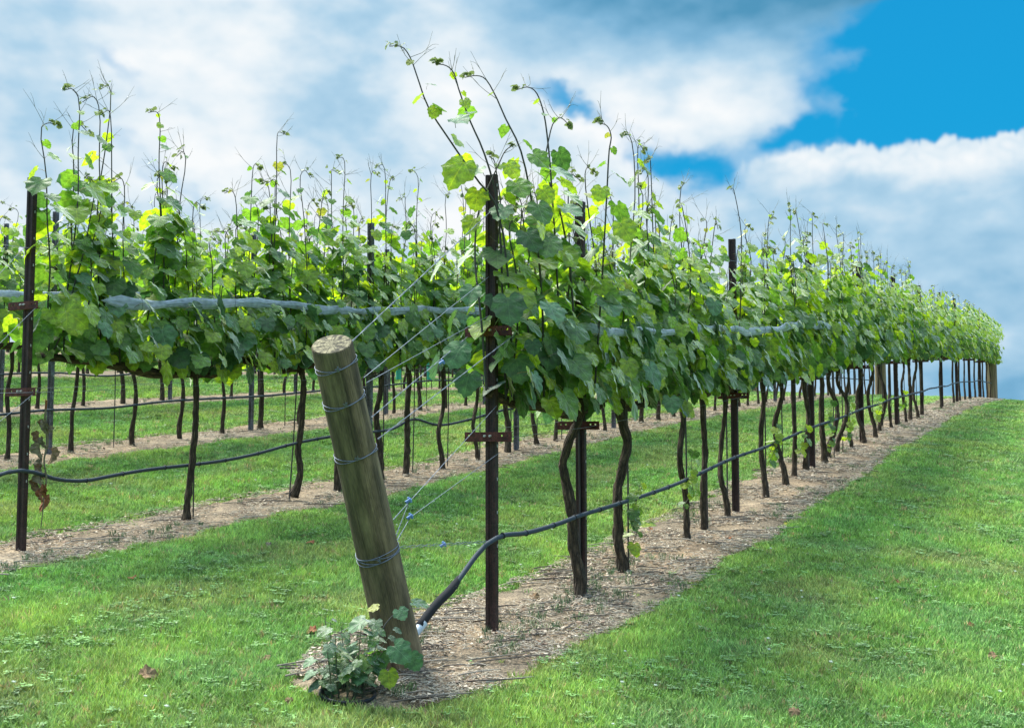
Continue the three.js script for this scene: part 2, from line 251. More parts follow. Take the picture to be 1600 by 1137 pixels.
// ---------------------------------------------------------------- geometry builders
function tube(pts, rad, seg = 6, opt = {}) { // tube through points with a radius per point; noise makes it gnarled
  const n = pts.length, pos = [], uv = [], idx = []; let len = 0;
  let ref = V3(1, 0, 0.3).normalize();
  for (let i = 0; i < n; i++) {
    const d = pts[Math.min(n - 1, i + 1)].clone().sub(pts[Math.max(0, i - 1)]).normalize();
    let u = ref.clone().sub(d.clone().multiplyScalar(ref.dot(d))); if (u.lengthSq() < 1e-4) u = V3(0, 1, 0).sub(d.clone().multiplyScalar(d.y)); u.normalize(); ref = u;
    const v = d.clone().cross(u); if (i) len += pts[i].distanceTo(pts[i - 1]);
    for (let k = 0; k <= seg; k++) {
      const a = k % seg / seg * Math.PI * 2; let r = typeof rad === 'function' ? rad(i / (n - 1), a) : Array.isArray(rad) ? rad[i] : rad;
      if (opt.gnarl) r *= 1 + opt.gnarl * noise(Math.cos(a) * 1.4 + (opt.seed || 0), len * 14, Math.sin(a) * 1.4) + 0.5 * opt.gnarl * noise(Math.cos(a) * 3 + (opt.seed || 0), len * 34, Math.sin(a) * 3);
      const p = pts[i].clone().addScaledVector(u, Math.cos(a) * r).addScaledVector(v, Math.sin(a) * r * (opt.flat || 1));
      pos.push(p.x, p.y, p.z); uv.push(k / seg * (opt.ru || 1), len * (opt.rv || 1));
    }
  }
  const m = seg + 1;
  for (let i = 0; i < n - 1; i++) for (let k = 0; k < seg; k++) { const a = i * m + k, b = a + m; idx.push(a, a + 1, b, b, a + 1, b + 1); }
  for (const e of [0, n - 1]) { const c = pos.length / 3; pos.push(pts[e].x, pts[e].y, pts[e].z); uv.push(0, 0); for (let k = 0; k < seg; k++) { const a = e * m + k; e ? idx.push(c, a, a + 1) : idx.push(c, a + 1, a); } }
  const g = new THREE.BufferGeometry(); g.setAttribute('position', new THREE.Float32BufferAttribute(pos, 3)); g.setAttribute('uv', new THREE.Float32BufferAttribute(uv, 2)); g.setIndex(idx); g.computeVertexNormals(); return g;
}
function spline(pts, n) { return new THREE.CatmullRomCurve3(pts).getPoints(n); }
function box(w, h, d, x = 0, y = 0, z = 0, b = 0) {
  const sh = new THREE.Shape(); sh.moveTo(-w / 2, -h / 2); sh.lineTo(w / 2, -h / 2); sh.lineTo(w / 2, h / 2); sh.lineTo(-w / 2, h / 2); sh.closePath();
  const g = new THREE.ExtrudeGeometry(sh, { depth: d, bevelEnabled: b > 0, bevelSize: b, bevelThickness: b, bevelOffset: -b, bevelSegments: 1 }); g.translate(x, y, z - d / 2); return g;
}
const OUT = [[0.04, 0.0], [0.10, -0.12], [0.22, -0.17], [0.35, -0.12], [0.48, 0.01], [0.47, 0.10], [0.49, 0.17], [0.56, 0.27], [0.59, 0.42], [0.50, 0.46], [0.44, 0.53], [0.43, 0.64], [0.33, 0.71], [0.26, 0.84], [0.13, 0.87], [0, 1.0]];
const OUTLO = [0, 2, 4, 6, 8, 10, 12, 15];
function leafGeo(rng, lod, curl = 1, petiole = true) {
  const half = lod === 0 ? OUT : OUTLO.map(i => OUT[i]);
  const ring = []; for (const [x, y] of half) ring.push([x * (0.94 + 0.12 * rng()), y + 0.03 * (rng() - 0.5)]);
  for (let i = half.length - 2; i >= 0; i--) { const [x, y] = half[i]; ring.push([-x * (0.94 + 0.12 * rng()), y + 0.03 * (rng() - 0.5)]); }
  const fold = (0.02 + 0.26 * rng()) * curl, droop = (0.05 + 0.45 * rng()) * curl, cup = (rng() - 0.45) * 0.55 * curl, ph = rng() * 6, tw = (rng() - 0.5) * 0.5 * curl;
  const z = (x, y) => fold * Math.abs(x) * 0.55 - droop * Math.max(0, y) ** 2 * 0.5 - cup * x * x + tw * x * y + 0.05 * curl * Math.sin(7 * Math.atan2(y - 0.25, x) + ph) * Math.hypot(x, y - 0.25);
  const pos = [], uv = [], idx = [], put = (x, y) => { pos.push(x, y, z(x, y)); uv.push(0.5 + x * 0.4, 0.25 + y * 0.6); };
  const cx = 0, cy = 0.22, n = ring.length; put(cx, cy);
  if (lod === 0) { for (const [x, y] of ring) put(lerp(cx, x, 0.55), lerp(cy, y, 0.55)); }
  for (const [x, y] of ring) put(x, y);
  if (lod === 0) for (let i = 0; i < n; i++) { const j = (i + 1) % n; idx.push(0, 1 + i, 1 + j, 1 + i, 1 + n + i, 1 + n + j, 1 + i, 1 + n + j, 1 + j); }
  else for (let i = 0; i < n; i++) idx.push(0, 1 + i, 1 + (i + 1) % n);
  const g = new THREE.BufferGeometry();
  if (petiole) { // stalk from the shoot to the blade
    const a = V3(0, 0.03, -0.01), b = V3(0, -0.15, -0.5), m = a.clone().lerp(b, 0.5).add(V3(0, -0.06, 0)); const pts = [a, m, b], r = 0.016, k0 = pos.length / 3;
    for (const p of pts) for (let k = 0; k < 3; k++) { const q = k * 2.094; pos.push(p.x + r * Math.cos(q), p.y + r * Math.sin(q), p.z + r * Math.sin(q) * 0.3); uv.push(0.5, 0.02); }
    for (let i = 0; i < 2; i++) for (let k = 0; k < 3; k++) { const q = k0 + i * 3 + k, w = k0 + i * 3 + (k + 1) % 3; idx.push(q, w, q + 3, w, w + 3, q + 3); }
  }
  g.setAttribute('position', new THREE.Float32BufferAttribute(pos, 3)); g.setAttribute('uv', new THREE.Float32BufferAttribute(uv, 2)); g.setIndex(idx); g.computeVertexNormals();
  return g;
}
const lr = rngOf(77);
const LG = [...Array(9)].map(() => leafGeo(lr, 0)), LGLO = [...Array(6)].map(() => leafGeo(lr, 1)), LGFOLD = [...Array(3)].map(() => leafGeo(lr, 1, 2.6));
const PET = V3(0, -0.15, -0.5);
function leafMatrix(node, N, T, size) { // blade with tip direction T and upper face N, its stalk starting at node
  const n = N.clone().normalize(), y = T.clone().sub(n.clone().multiplyScalar(T.dot(n))).normalize(), x = y.clone().cross(n);
  const m = new THREE.Matrix4().makeBasis(x, y, n), k = size / 1.15, off = PET.clone().multiplyScalar(k).applyMatrix4(m);
  m.scale(V3(k, k, k)); m.setPosition(node.clone().sub(off)); return m;
}
function foliageGeo(list, geos) { // many leaves as one mesh with a colour per leaf
  const out = []; let k = 0;
  for (const l of list) { const g = geos[k++ % geos.length].clone().applyMatrix4(l.m), c = LEAFC[l.c], n = g.attributes.position.count, a = new Float32Array(n * 3), v = l.v || 1; for (let i = 0; i < n; i++) { a[i * 3] = c[0] * v; a[i * 3 + 1] = c[1] * v; a[i * 3 + 2] = c[2] * v; } g.setAttribute('color', new THREE.BufferAttribute(a, 3)); out.push(g); }
  return mergeGeometries(out);
}

// ---------------------------------------------------------------- grapevines (x along the row, y up, z towards the lawn)
const spr = r => (r() + r() + r() - 1.5) / 1.5;
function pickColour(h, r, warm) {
  const q = r(), k = 0.36 + 0.32 * clamp((h - 1.0) / 1.1) + 0.36 * spr(r) + 0.6 * warm;  // higher leaves weighted yellow-green: canopy backlight put into colour, besides young growth
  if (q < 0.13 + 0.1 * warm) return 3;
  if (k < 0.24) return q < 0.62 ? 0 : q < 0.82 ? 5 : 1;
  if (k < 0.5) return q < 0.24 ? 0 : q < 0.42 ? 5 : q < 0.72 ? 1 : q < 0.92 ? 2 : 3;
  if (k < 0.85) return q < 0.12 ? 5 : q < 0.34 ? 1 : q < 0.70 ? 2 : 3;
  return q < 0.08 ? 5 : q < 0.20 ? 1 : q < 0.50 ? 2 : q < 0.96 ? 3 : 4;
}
function shootLeaves(pts, r, o, leaves) { // leaves along one shoot, then its tip
  const n = pts.length; let len = 0; const L = []; for (let i = 1; i < n; i++) { len += pts[i].distanceTo(pts[i - 1]); L.push(len); }
  const posAt = d => { let i = 0; while (i < L.length - 1 && L[i] < d) i++; const a = pts[i], b = pts[i + 1], l0 = i ? L[i - 1] : 0; return a.clone().lerp(b, clamp((d - l0) / (L[i] - l0))); };
  let side = r() < 0.5 ? 1 : -1, d = 0.03;
  while (d < len - 0.03) {
    const f = d / len, node = posAt(d), h = node.y;
    let size = (0.155 - 0.03 * r()) * (1 - smooth(0.62, 1.0, f) * 0.80) * (0.72 + 0.5 * r()) * o.leaf;
    if (h > 2.1) size *= 0.9;
    if (h > o.sparse && r() < 0.30) { d += 0.09; side = -side; continue; }
    for (let k = 0; k < (h < 1.9 && r() < o.extra ? 2 : 1); k++) {
      const out = V3(spr(r) * 1.7, 0, side * (0.2 + 0.8 * r()) + 0.12).normalize(); if (k) out.z *= -1;
      const flat = h > 1.3 || r() < 0.35, up = flat ? 0.55 + 1.3 * r() : 0.25 + 0.5 * r();
      const N = out.clone().add(V3(spr(r) * 0.55, up, spr(r) * 0.4)), T = out.clone().multiplyScalar(0.55 + 0.6 * r()).add(V3(spr(r) * 1.2, h > 1.8 ? -0.1 + 0.7 * spr(r) : flat ? -0.35 + 0.4 * spr(r) : -0.7 + 0.35 * spr(r), 0));
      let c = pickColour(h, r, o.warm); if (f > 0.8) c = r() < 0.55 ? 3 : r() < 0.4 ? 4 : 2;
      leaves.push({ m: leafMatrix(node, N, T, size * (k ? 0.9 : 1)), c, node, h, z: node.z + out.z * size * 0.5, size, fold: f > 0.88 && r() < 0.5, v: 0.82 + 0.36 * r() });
    }
    side = -side; d += (0.055 + 0.03 * r()) * (h > 1.75 ? 1.15 : 1);
  }
}
function tendrils(pts, r, from, count) {
  const out = [];
  for (let k = 0; k < count; k++) {
    const i = Math.floor(lerp(from, 0.96, r()) * (pts.length - 1)), a = pts[i], s = r() < 0.5 ? -1 : 1, ln = 0.10 + 0.12 * r(), up = 0.2 + 0.9 * r();
    const d = V3(s * (0.4 + 0.6 * r()), up, spr(r)).normalize(), b = a.clone().addScaledVector(d, ln * 0.5).add(V3(0, 0.02 * spr(r), 0));
    const c = b.clone().addScaledVector(d.clone().add(V3(0.5 * spr(r), 0.5 * r(), 0.4 * spr(r))).normalize(), ln * 0.55), e = b.clone().addScaledVector(V3(d.x - 0.9 * spr(r), d.y - 0.5 * r(), d.z).normalize(), ln * 0.4);
    out.push(tube(spline([a, b, c], 6), f => 0.0017 * (1 - 0.6 * f), 3), tube(spline([b, b.clone().lerp(e, 0.5).add(V3(0, 0.012, 0)), e], 4), f => 0.0013 * (1 - 0.6 * f), 3));
  }
  return out;
}
function shootGeo(pts, r, o) {
  const n = pts.length, g = [tube(pts, f => lerp(0.0058, 0.0021, f), 5, { rv: 4 })];
  return { stem: g[0], curls: mergeGeometries(tendrils(pts, r, o.tendrilFrom ?? 0.6, o.tendrils ?? 3)), tip: tipGeo(pts, r) };
}
function tipGeo(pts, r) { // the unfolding leaves at the end of a shoot
  const e = pts[pts.length - 1], b = pts[pts.length - 3], d = e.clone().sub(b).normalize(), out = [];
  for (let k = 0; k < 7; k++) { const p = e.clone().lerp(b, 0.25 * k * r() + 0.05 * k), out_ = V3(spr(r), spr(r) * 0.6 + 0.2, spr(r)); out.push(LGFOLD[k % 3].clone().applyMatrix4(leafMatrix(p, out_.clone().add(V3(0, 0.4, 0)), d.clone().add(V3(spr(r), spr(r), spr(r)).multiplyScalar(0.7)), 0.018 + 0.022 * r()))); }
  return mergeGeometries(out);
}
function randomShoot(x, r, o) {
  const top = o.low + (o.high - o.low) * Math.pow(r(), o.curve || 1.35), z0 = 0.03 * spr(r), lean = 0.26 * spr(r), zl = 0.16 * spr(r), pts = [], n = 5;
  for (let i = 0; i <= n; i++) { const f = i / n; pts.push(V3(x + lean * f + 0.035 * spr(r) * f, lerp(1.0, top, f), z0 + zl * Math.sin(f * 2.4) + 0.03 * spr(r))); }
  const dr = r() < 0.5 ? -1 : 1, e = pts[n]; // the soft end nods over
  pts.push(e.clone().add(V3(dr * (0.02 + 0.03 * r()), 0.035 + 0.02 * r(), 0.03 * spr(r))), e.clone().add(V3(dr * (0.07 + 0.05 * r()), 0.035 - 0.04 * r(), 0.05 * spr(r))));
  return spline(pts, 18);
}
function fillVine(root, seed, o) {
  const r = rngOf(seed), leaves = [];
  const x0 = -o.reachBack, x1 = o.reachFore;
  // trunk
  const tp = o.trunk || (() => { const b = 0.085 * spr(r), lean = 0.12 * spr(r), zb = 0.07 * spr(r); return [V3(lean, -0.05, zb), V3(lean * 0.7 + b * 0.5, 0.14, zb * 0.6), V3(lean * 0.5 + b * (0.5 + 0.6 * r()), 0.32, -zb * 0.7), V3(-b * 0.8, 0.56, -zb), V3(b * 0.6 * r(), 0.80, zb * 0.6), V3(0, 1.0, 0)]; })();
  const R = o.radius || 0.0165 + 0.008 * r();
  part('trunk', tube(spline(tp, o.detail ? 34 : 14), f => R * (1.25 - 0.45 * f + 0.5 * smooth(0.14, 0, f) + 0.45 * smooth(0.82, 1, f)), o.detail ? 12 : 7, { gnarl: 0.42, seed: seed % 97, ru: 1, rv: 1.4 }), M.bark, root);
  const cp = []; for (let i = 0; i <= 6; i++) { const f = i / 6; cp.push(V3(lerp(x0 + 0.02, x1 - 0.02, f), 0.99 + 0.035 * spr(r) + 0.02 * Math.cos(f * 6), 0.03 * spr(r))); }
  part('cordon', tube(spline(cp, o.detail ? 26 : 10), f => 0.021 + 0.009 * Math.sin(f * 3.14), o.detail ? 9 : 6, { gnarl: 0.55, seed: seed % 89 + 3, rv: 1.4 }), M.bark, root);
  // shoots
  const shoots = o.shoots ? o.shoots.slice() : []; const ns = o.n;
  for (let i = 0; i < ns; i++) shoots.push(randomShoot(lerp(x0, x1, (i + 0.15 + 0.7 * r()) / ns), r, o));
  const stems = [], curls = [], tips = [];
  shoots.forEach((p, i) => { const g = shootGeo(p, r, o); shootLeaves(p, r, o, leaves); if (o.detail) { const s = part('shoot', g.stem, M.shoot, root); part('tendril', g.curls, M.tendril, s, 'stuff'); part('shoot_tip', g.tip, M.tip, s, 'stuff'); } else { stems.push(g.stem, g.curls); tips.push(g.tip); } });
  if (!o.detail) { part('shoot', mergeGeometries(stems), M.shoot, root, 'stuff'); part('shoot_tip', mergeGeometries(tips), M.tip, root, 'stuff'); }
  // the skirt of large leaves hanging over the cordon
  for (let i = 0; i < o.skirt; i++) {
    const x = lerp(x0 - 0.03, x1 + 0.03, r()), h = 0.97 + 0.10 * spr(r) + 0.42 * r() * r() + 0.3 * r(), sd = r() < 0.72 ? 1 : -1, node = V3(x, h, sd * (0.05 + 0.17 * r())), size = (0.075 + 0.10 * r()) * o.leaf;
    const out = V3(spr(r) * 1.3, 0, sd * (0.4 + 0.6 * r())).normalize();
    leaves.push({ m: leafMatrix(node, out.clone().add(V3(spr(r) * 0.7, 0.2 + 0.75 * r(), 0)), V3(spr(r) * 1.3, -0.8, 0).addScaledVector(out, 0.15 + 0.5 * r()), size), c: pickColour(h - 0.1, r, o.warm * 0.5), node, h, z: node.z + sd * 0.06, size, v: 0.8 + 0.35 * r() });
  }
  for (let i = 0; i < (o.young || 0); i++) { // bright little leaves of side shoots on the outside
    const x = lerp(x0, x1, r()), h = 1.1 + 0.85 * Math.sqrt(r()), node = V3(x, h, 0.14 + 0.14 * r()), out = V3(spr(r), 0.4 * r(), 1).normalize(), size = (0.045 + 0.05 * r()) * (o.youngSize || 1);
    leaves.push({ m: leafMatrix(node, out.clone().add(V3(spr(r) * 0.8, 0.9 * r(), 0)), V3(spr(r), -0.6, 0.5), size), c: r() < 0.75 ? 3 : 2, node, h, z: 0.3, size, v: 0.9 + 0.3 * r() });
  }
  for (const e of o.sucker || []) { // shoots from the foot of the trunk
    const base = e.clone(), p = spline([base, base.clone().add(V3(0.02 * spr(r), 0.10, 0.05)), base.clone().add(V3(0.04 * spr(r), 0.22, 0.05 + 0.03 * r()))], 6);
    part('sucker_shoot', tube(p, f => 0.003 * (1 - 0.5 * f), 5), M.tendril, root);
    for (let i = 0; i < 8; i++) { const a = r() * 6.28, out = V3(Math.cos(a), 0.1, Math.sin(a) * 0.7 + 0.35), size = 0.04 + 0.05 * r(); leaves.push({ m: leafMatrix(p[i % 7], out.clone().add(V3(0, 0.7, 0.3)), out.clone().add(V3(0, -0.7, 0)), size), c: r() < 0.6 ? 3 : r() < 0.5 ? 2 : 1, node: p[i % 7], h: 3, z: 1, size, v: 1 }); }
  }
  for (const [p, size, c, N, T] of o.big || []) leaves.push({ m: leafMatrix(p, N, T, size), c, node: p, h: 3, z: 1, size, v: 1 });
  const nearPost = l => o.s !== undefined && l.h < 2.7 && POSTS1.some(p => { const x = l.node.x + o.s - p, z = l.node.z, a = -0.881 * x + 0.473 * z; return l.h > (p > 2 ? 1.78 : 1.74) && a > -0.03 && a < 1.0 && Math.abs(0.473 * x + 0.881 * z) < 0.085; });
  const single = [], rest = [[], []];
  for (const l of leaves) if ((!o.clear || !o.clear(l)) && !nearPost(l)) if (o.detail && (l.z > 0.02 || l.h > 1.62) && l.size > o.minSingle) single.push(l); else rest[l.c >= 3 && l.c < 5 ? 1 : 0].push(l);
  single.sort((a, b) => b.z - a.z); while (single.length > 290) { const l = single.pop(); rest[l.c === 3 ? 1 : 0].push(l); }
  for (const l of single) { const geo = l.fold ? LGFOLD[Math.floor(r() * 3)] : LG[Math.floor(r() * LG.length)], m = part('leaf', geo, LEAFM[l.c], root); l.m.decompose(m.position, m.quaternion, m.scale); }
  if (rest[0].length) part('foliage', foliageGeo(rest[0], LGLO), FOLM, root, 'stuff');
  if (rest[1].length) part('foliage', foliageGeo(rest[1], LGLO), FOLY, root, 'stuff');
  return root;
}
const BASE = { detail: true, reachBack: 0.28, reachFore: 0.28, n: 7, low: 1.9, high: 2.62, sparse: 2.15, leaf: 1, extra: 0.55, warm: 0, skirt: 34, young: 6, minSingle: 0.03, tendrils: 4, tendrilFrom: 0.62 };
const rowPos = (r, s, h = 0) => W(s, -ROWGAP * r, h);
const local = (p, root) => p.clone().sub(root.position).applyAxisAngle(V3(0, 1, 0), -PHI);

const POSTS1 = [0, 0.97, 3.78, 6.33, 8.88, 11.43, 13.95, 16.5, 18.95, 21.45, 24.0];
// row 1: the trunks seen from the lawn
const ROW1 = [0.95, 1.56, 2.58, 3.03, 3.50, 4.58, 5.12, 5.62, 6.10, 6.80, 7.25, 7.72, 8.10, 8.83, 9.55, 10.26, 10.9, 11.5, 12.1, 12.7, 13.3];
{
  const names = {
    0: 'front grapevine with a bowed trunk beside the second rusty post and the tallest shoots', 1: 'grapevine with wavy trunk and tiny sprouts at its foot, right of second rusty post',
    2: 'grapevine with a bright leafy sprout low on its trunk, where black hose crosses',
    4: 'grapevine whose trunk stands against the left side of the third rusty post',
  };
  ROW1.forEach((s, i) => {
    const prev = i ? ROW1[i - 1] : -0.35, next = ROW1[i + 1] ?? s + 0.6;
    const label = names[i] || `grapevine of the lawn-side row, ${ord(i + 1)} trunk up the row from the front`;
    const v = thing('grape_vine', label, 'grapevine', rowPos(0, s, 0), 'grapevines of the row beside the lawn');
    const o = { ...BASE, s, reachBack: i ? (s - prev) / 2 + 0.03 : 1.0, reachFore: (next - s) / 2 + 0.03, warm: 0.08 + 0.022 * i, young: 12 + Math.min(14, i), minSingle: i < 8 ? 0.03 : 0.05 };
    const w = o.reachBack + o.reachFore; o.n = Math.round(w * 12); o.skirt = Math.round(w * (i < 2 ? 80 : 62)); o.young = Math.round(o.young * w / 0.56);
    if (i > 0) o.low = 1.68; if (i > 2) { o.high = 2.45; o.low = 1.58; }
    if (i === 0) {
      const D = 5.72; o.radius = 0.0255; o.trunk = [[905, 940], [906, 905], [896, 850], [893, 800], [886, 760], [880, 725], [889, 690], [903, 655], [906, 620]].map(([a, b]) => local(at(a, b, D), v));
      const S = (pts) => spline(pts.map(([a, b, d]) => local(at(a, b, d), v)), 22);
      o.shoots = [S([[800, 620, 5.0], [796, 460, 4.95], [775, 320, 4.86], [745, 280, 4.82], [700, 215, 4.78], [668, 165, 4.76], [652, 120, 4.75], [640, 88, 4.75], [628, 73, 4.75], [608, 72, 4.75]]), S([[790, 620, 5.0], [785, 450, 4.95], [776, 310, 4.9], [755, 235, 4.86], [735, 190, 4.85], [717, 140, 4.85], [708, 112, 4.85], [696, 102, 4.85], [680, 100, 4.85]]),
        S([[850, 620, 5.2], [846, 450, 5.15], [830, 310, 5.1], [812, 230, 5.06], [790, 185, 5.05], [772, 145, 5.05], [757, 122, 5.05], [744, 118, 5.05], [726, 121, 5.05]]), S([[880, 610, 5.3], [872, 460, 5.3], [864, 320, 5.25], [856, 220, 5.2], [848, 170, 5.2], [836, 142, 5.2], [824, 136, 5.2], [808, 140, 5.2]]), S([[930, 600, 5.6], [940, 450, 5.55], [948, 310, 5.5], [952, 235, 5.5], [955, 212, 5.5], [948, 196, 5.5], [934, 192, 5.5]]),
        S([[900, 600, 5.4], [893, 440, 5.4], [875, 330, 5.38], [852, 262, 5.35], [857, 220, 5.35], [866, 190, 5.35], [876, 184, 5.35], [890, 196, 5.35]]), S([[760, 610, 4.93], [752, 500, 4.9], [742, 400, 4.88], [748, 330, 4.86], [764, 290, 4.86], [780, 255, 4.86], [790, 235, 4.86], [800, 228, 4.86]])];
      const B = (x, y, d, size, c, n, t) => [local(at(x, y, d), v), size, c, V3(...n), V3(...t)], L3 = (x, y, z) => V3(x, y, z).applyAxisAngle(V3(0, 1, 0), -PHI).toArray();
      o.big = [B(735, 262, 4.78, 0.165, 3, L3(-0.2, 0.35, 0.9), L3(-0.5, -0.8, 0.2)), B(712, 200, 4.77, 0.11, 5, L3(-0.2, 0.9, 0.6), L3(0.5, -0.6, 0.3)), B(682, 172, 4.76, 0.07, 3, L3(0.1, 0.3, 0.9), L3(-0.3, -0.9, 0.1)), B(644, 98, 4.75, 0.04, 4, L3(0, 0.5, 0.8), L3(-0.4, -0.8, 0)), B(666, 140, 4.75, 0.055, 5, L3(0, 1, 0.35), L3(0.9, -0.3, 0.1)), B(723, 160, 4.85, 0.06, 3, L3(0.1, 0.4, 0.9), L3(0.3, -0.8, 0)), B(733, 184, 4.85, 0.06, 5, L3(0, 1, 0.4), L3(0.2, -0.6, 0.5)), B(757, 275, 4.87, 0.12, 5, L3(-0.3, 0.8, 0.7), L3(-0.4, -0.8, 0.1)), B(752, 300, 4.9, 0.12, 3, L3(-0.2, 0.2, 0.9), L3(-0.1, -1, 0)), B(748, 345, 4.9, 0.10, 3, L3(-0.3, 0.3, 0.9), L3(-0.4, -0.8, 0)), B(790, 470, 4.86, 0.165, 0, L3(0.1, 0.35, 0.9), L3(0.1, -1, 0.2)), B(743, 455, 4.86, 0.11, 5, L3(-0.1, 0.5, 0.9), L3(-0.3, -0.9, 0.2)), B(728, 545, 4.86, 0.14, 5, L3(-0.2, 0.4, 0.9), L3(-0.4, -0.9, 0.2)), B(735, 585, 4.88, 0.13, 0, L3(0, 0.3, 0.9), L3(-0.2, -1, 0.1)), B(825, 250, 5.05, 0.12, 2, L3(0.2, 0.5, 0.8), L3(0.6, -0.5, 0.2)), B(852, 282, 5.1, 0.15, 5, L3(0.3, 0.8, 0.4), L3(0.8, -0.4, 0.2)),
        B(802, 296, 4.98, 0.13, 2, L3(0.1, 0.6, 0.8), L3(0.3, -0.8, 0.2)), B(832, 328, 5.0, 0.14, 1, L3(0.3, 0.5, 0.8), L3(0.2, -0.9, 0.2)), B(872, 338, 5.1, 0.13, 5, L3(0.2, 0.8, 0.5), L3(0.6, -0.6, 0.2)), B(940, 298, 5.3, 0.10, 3, L3(0, 0.4, 0.9), L3(-0.2, -0.9, 0)), B(962, 352, 5.5, 0.14, 3, L3(0.2, 0.3, 0.9), L3(0.4, -0.9, 0)), B(792, 335, 4.96, 0.12, 5, L3(-0.1, 0.7, 0.7), L3(-0.2, -0.8, 0.2)), B(815, 372, 4.95, 0.14, 0, L3(0.2, 0.5, 0.8), L3(0.4, -0.9, 0.2)), B(858, 385, 5.0, 0.14, 1, L3(0.1, 0.6, 0.8), L3(-0.2, -0.9, 0.2)), B(843, 300, 5.05, 0.1, 3, L3(0.1, 0.3, 0.9), L3(0.5, -0.8, 0)), B(786, 262, 4.9, 0.1, 3, L3(0.3, 0.4, 0.8), L3(0.5, -0.8, 0))];
      o.clear = l => { const x = l.node.x + 0.95, z = l.node.z, a = -0.881 * x + 0.473 * z; return l.h < 2.6 && a > -0.01 && Math.abs(0.473 * x + 0.881 * z) < 0.10; };
      o.n = 15; o.skirt = 100; o.high = 2.3; o.low = 1.72;
    }
    if (i === 1) { const D = 6.28; o.radius = 0.027; o.trunk = [[973, 915], [973, 880], [966, 845], [966, 800], [965, 770], [974, 725], [981, 690], [972, 660], [968, 630]].map(([a, b]) => local(at(a, b, D), v)); o.sucker = [V3(0.0, 0.12, 0.03), V3(-0.02, 0.28, 0.03)]; }
    if (i === 2) o.sucker = [V3(-0.05, 0.25, 0.03), V3(-0.06, 0.36, 0.03)];
    if (i === 5) o.sucker = [V3(0.06, 0.3, 0.03), V3(0.08, 0.38, 0.03)];
    if (i === 11 || i === 9) o.sucker = [V3(0, 0.15, 0.04), V3(0.02, 0.4, 0.03)]; if (i === 7 || i === 14 || i === 17) o.sucker = [V3(0.02, 0.25, 0.04)];
    fillVine(v, 1000 + i * 17, o);
  });
}
// row 2
const ROW2 = [0.10, 0.92, 1.45, 2.0, 2.5, 3.08, 3.51, 4.08, 4.69, 5.3, 5.9, 6.5, 7.1, 7.7];
ROW2.forEach((s, i) => {
  const prev = ROW2[i - 1] ?? -0.5, next = ROW2[i + 1] ?? s + 0.6;
  if (i === 0 || i === 2) return; // their trunks are not in the photograph; their neighbours' arms fill the gap
  const label = i === 1 ? 'grapevine with a straight dark trunk, first one right of the left rusty post' : i === 3 ? 'grapevine with a double dark trunk and slanting thin stake, left of the leaning wooden post' : `grapevine of the second row from the lawn, ${ord(i < 2 ? i : i - 1)} trunk from the left rusty post`;
  const v = thing('grape_vine', label, 'grapevine', rowPos(1, s, 0), 'grapevines of the second row');
  const o = { ...BASE, reachBack: i === 1 ? 1.15 : i === 3 ? 0.62 : (s - prev) / 2 + 0.03, reachFore: i === 1 ? 0.5 : (next - s) / 2 + 0.03, warm: 0.05, minSingle: i < 8 ? 0.035 : 0.055, high: 2.68, low: 1.82, curve: 1.25 };
  const w = o.reachBack + o.reachFore; o.n = Math.round(w * 13); o.skirt = Math.round(w * 66); o.young = Math.round(11 * w / 0.56);
  if (i === 1) o.trunk = [[291, 812], [293, 780], [300, 720], [305, 660], [306, 600], [306, 575]].map(([a, b]) => local(at(a, b, 7.1), v));
  if (i === 3) o.trunk = [[458, 776], [468, 745], [466, 700], [472, 650], [474, 600], [470, 570]].map(([a, b]) => local(at(a, b, 8.06), v));
  if (i === 4) o.sucker = [V3(0, 0.35, 0.03)];
  fillVine(v, 3000 + i * 13, o);
});
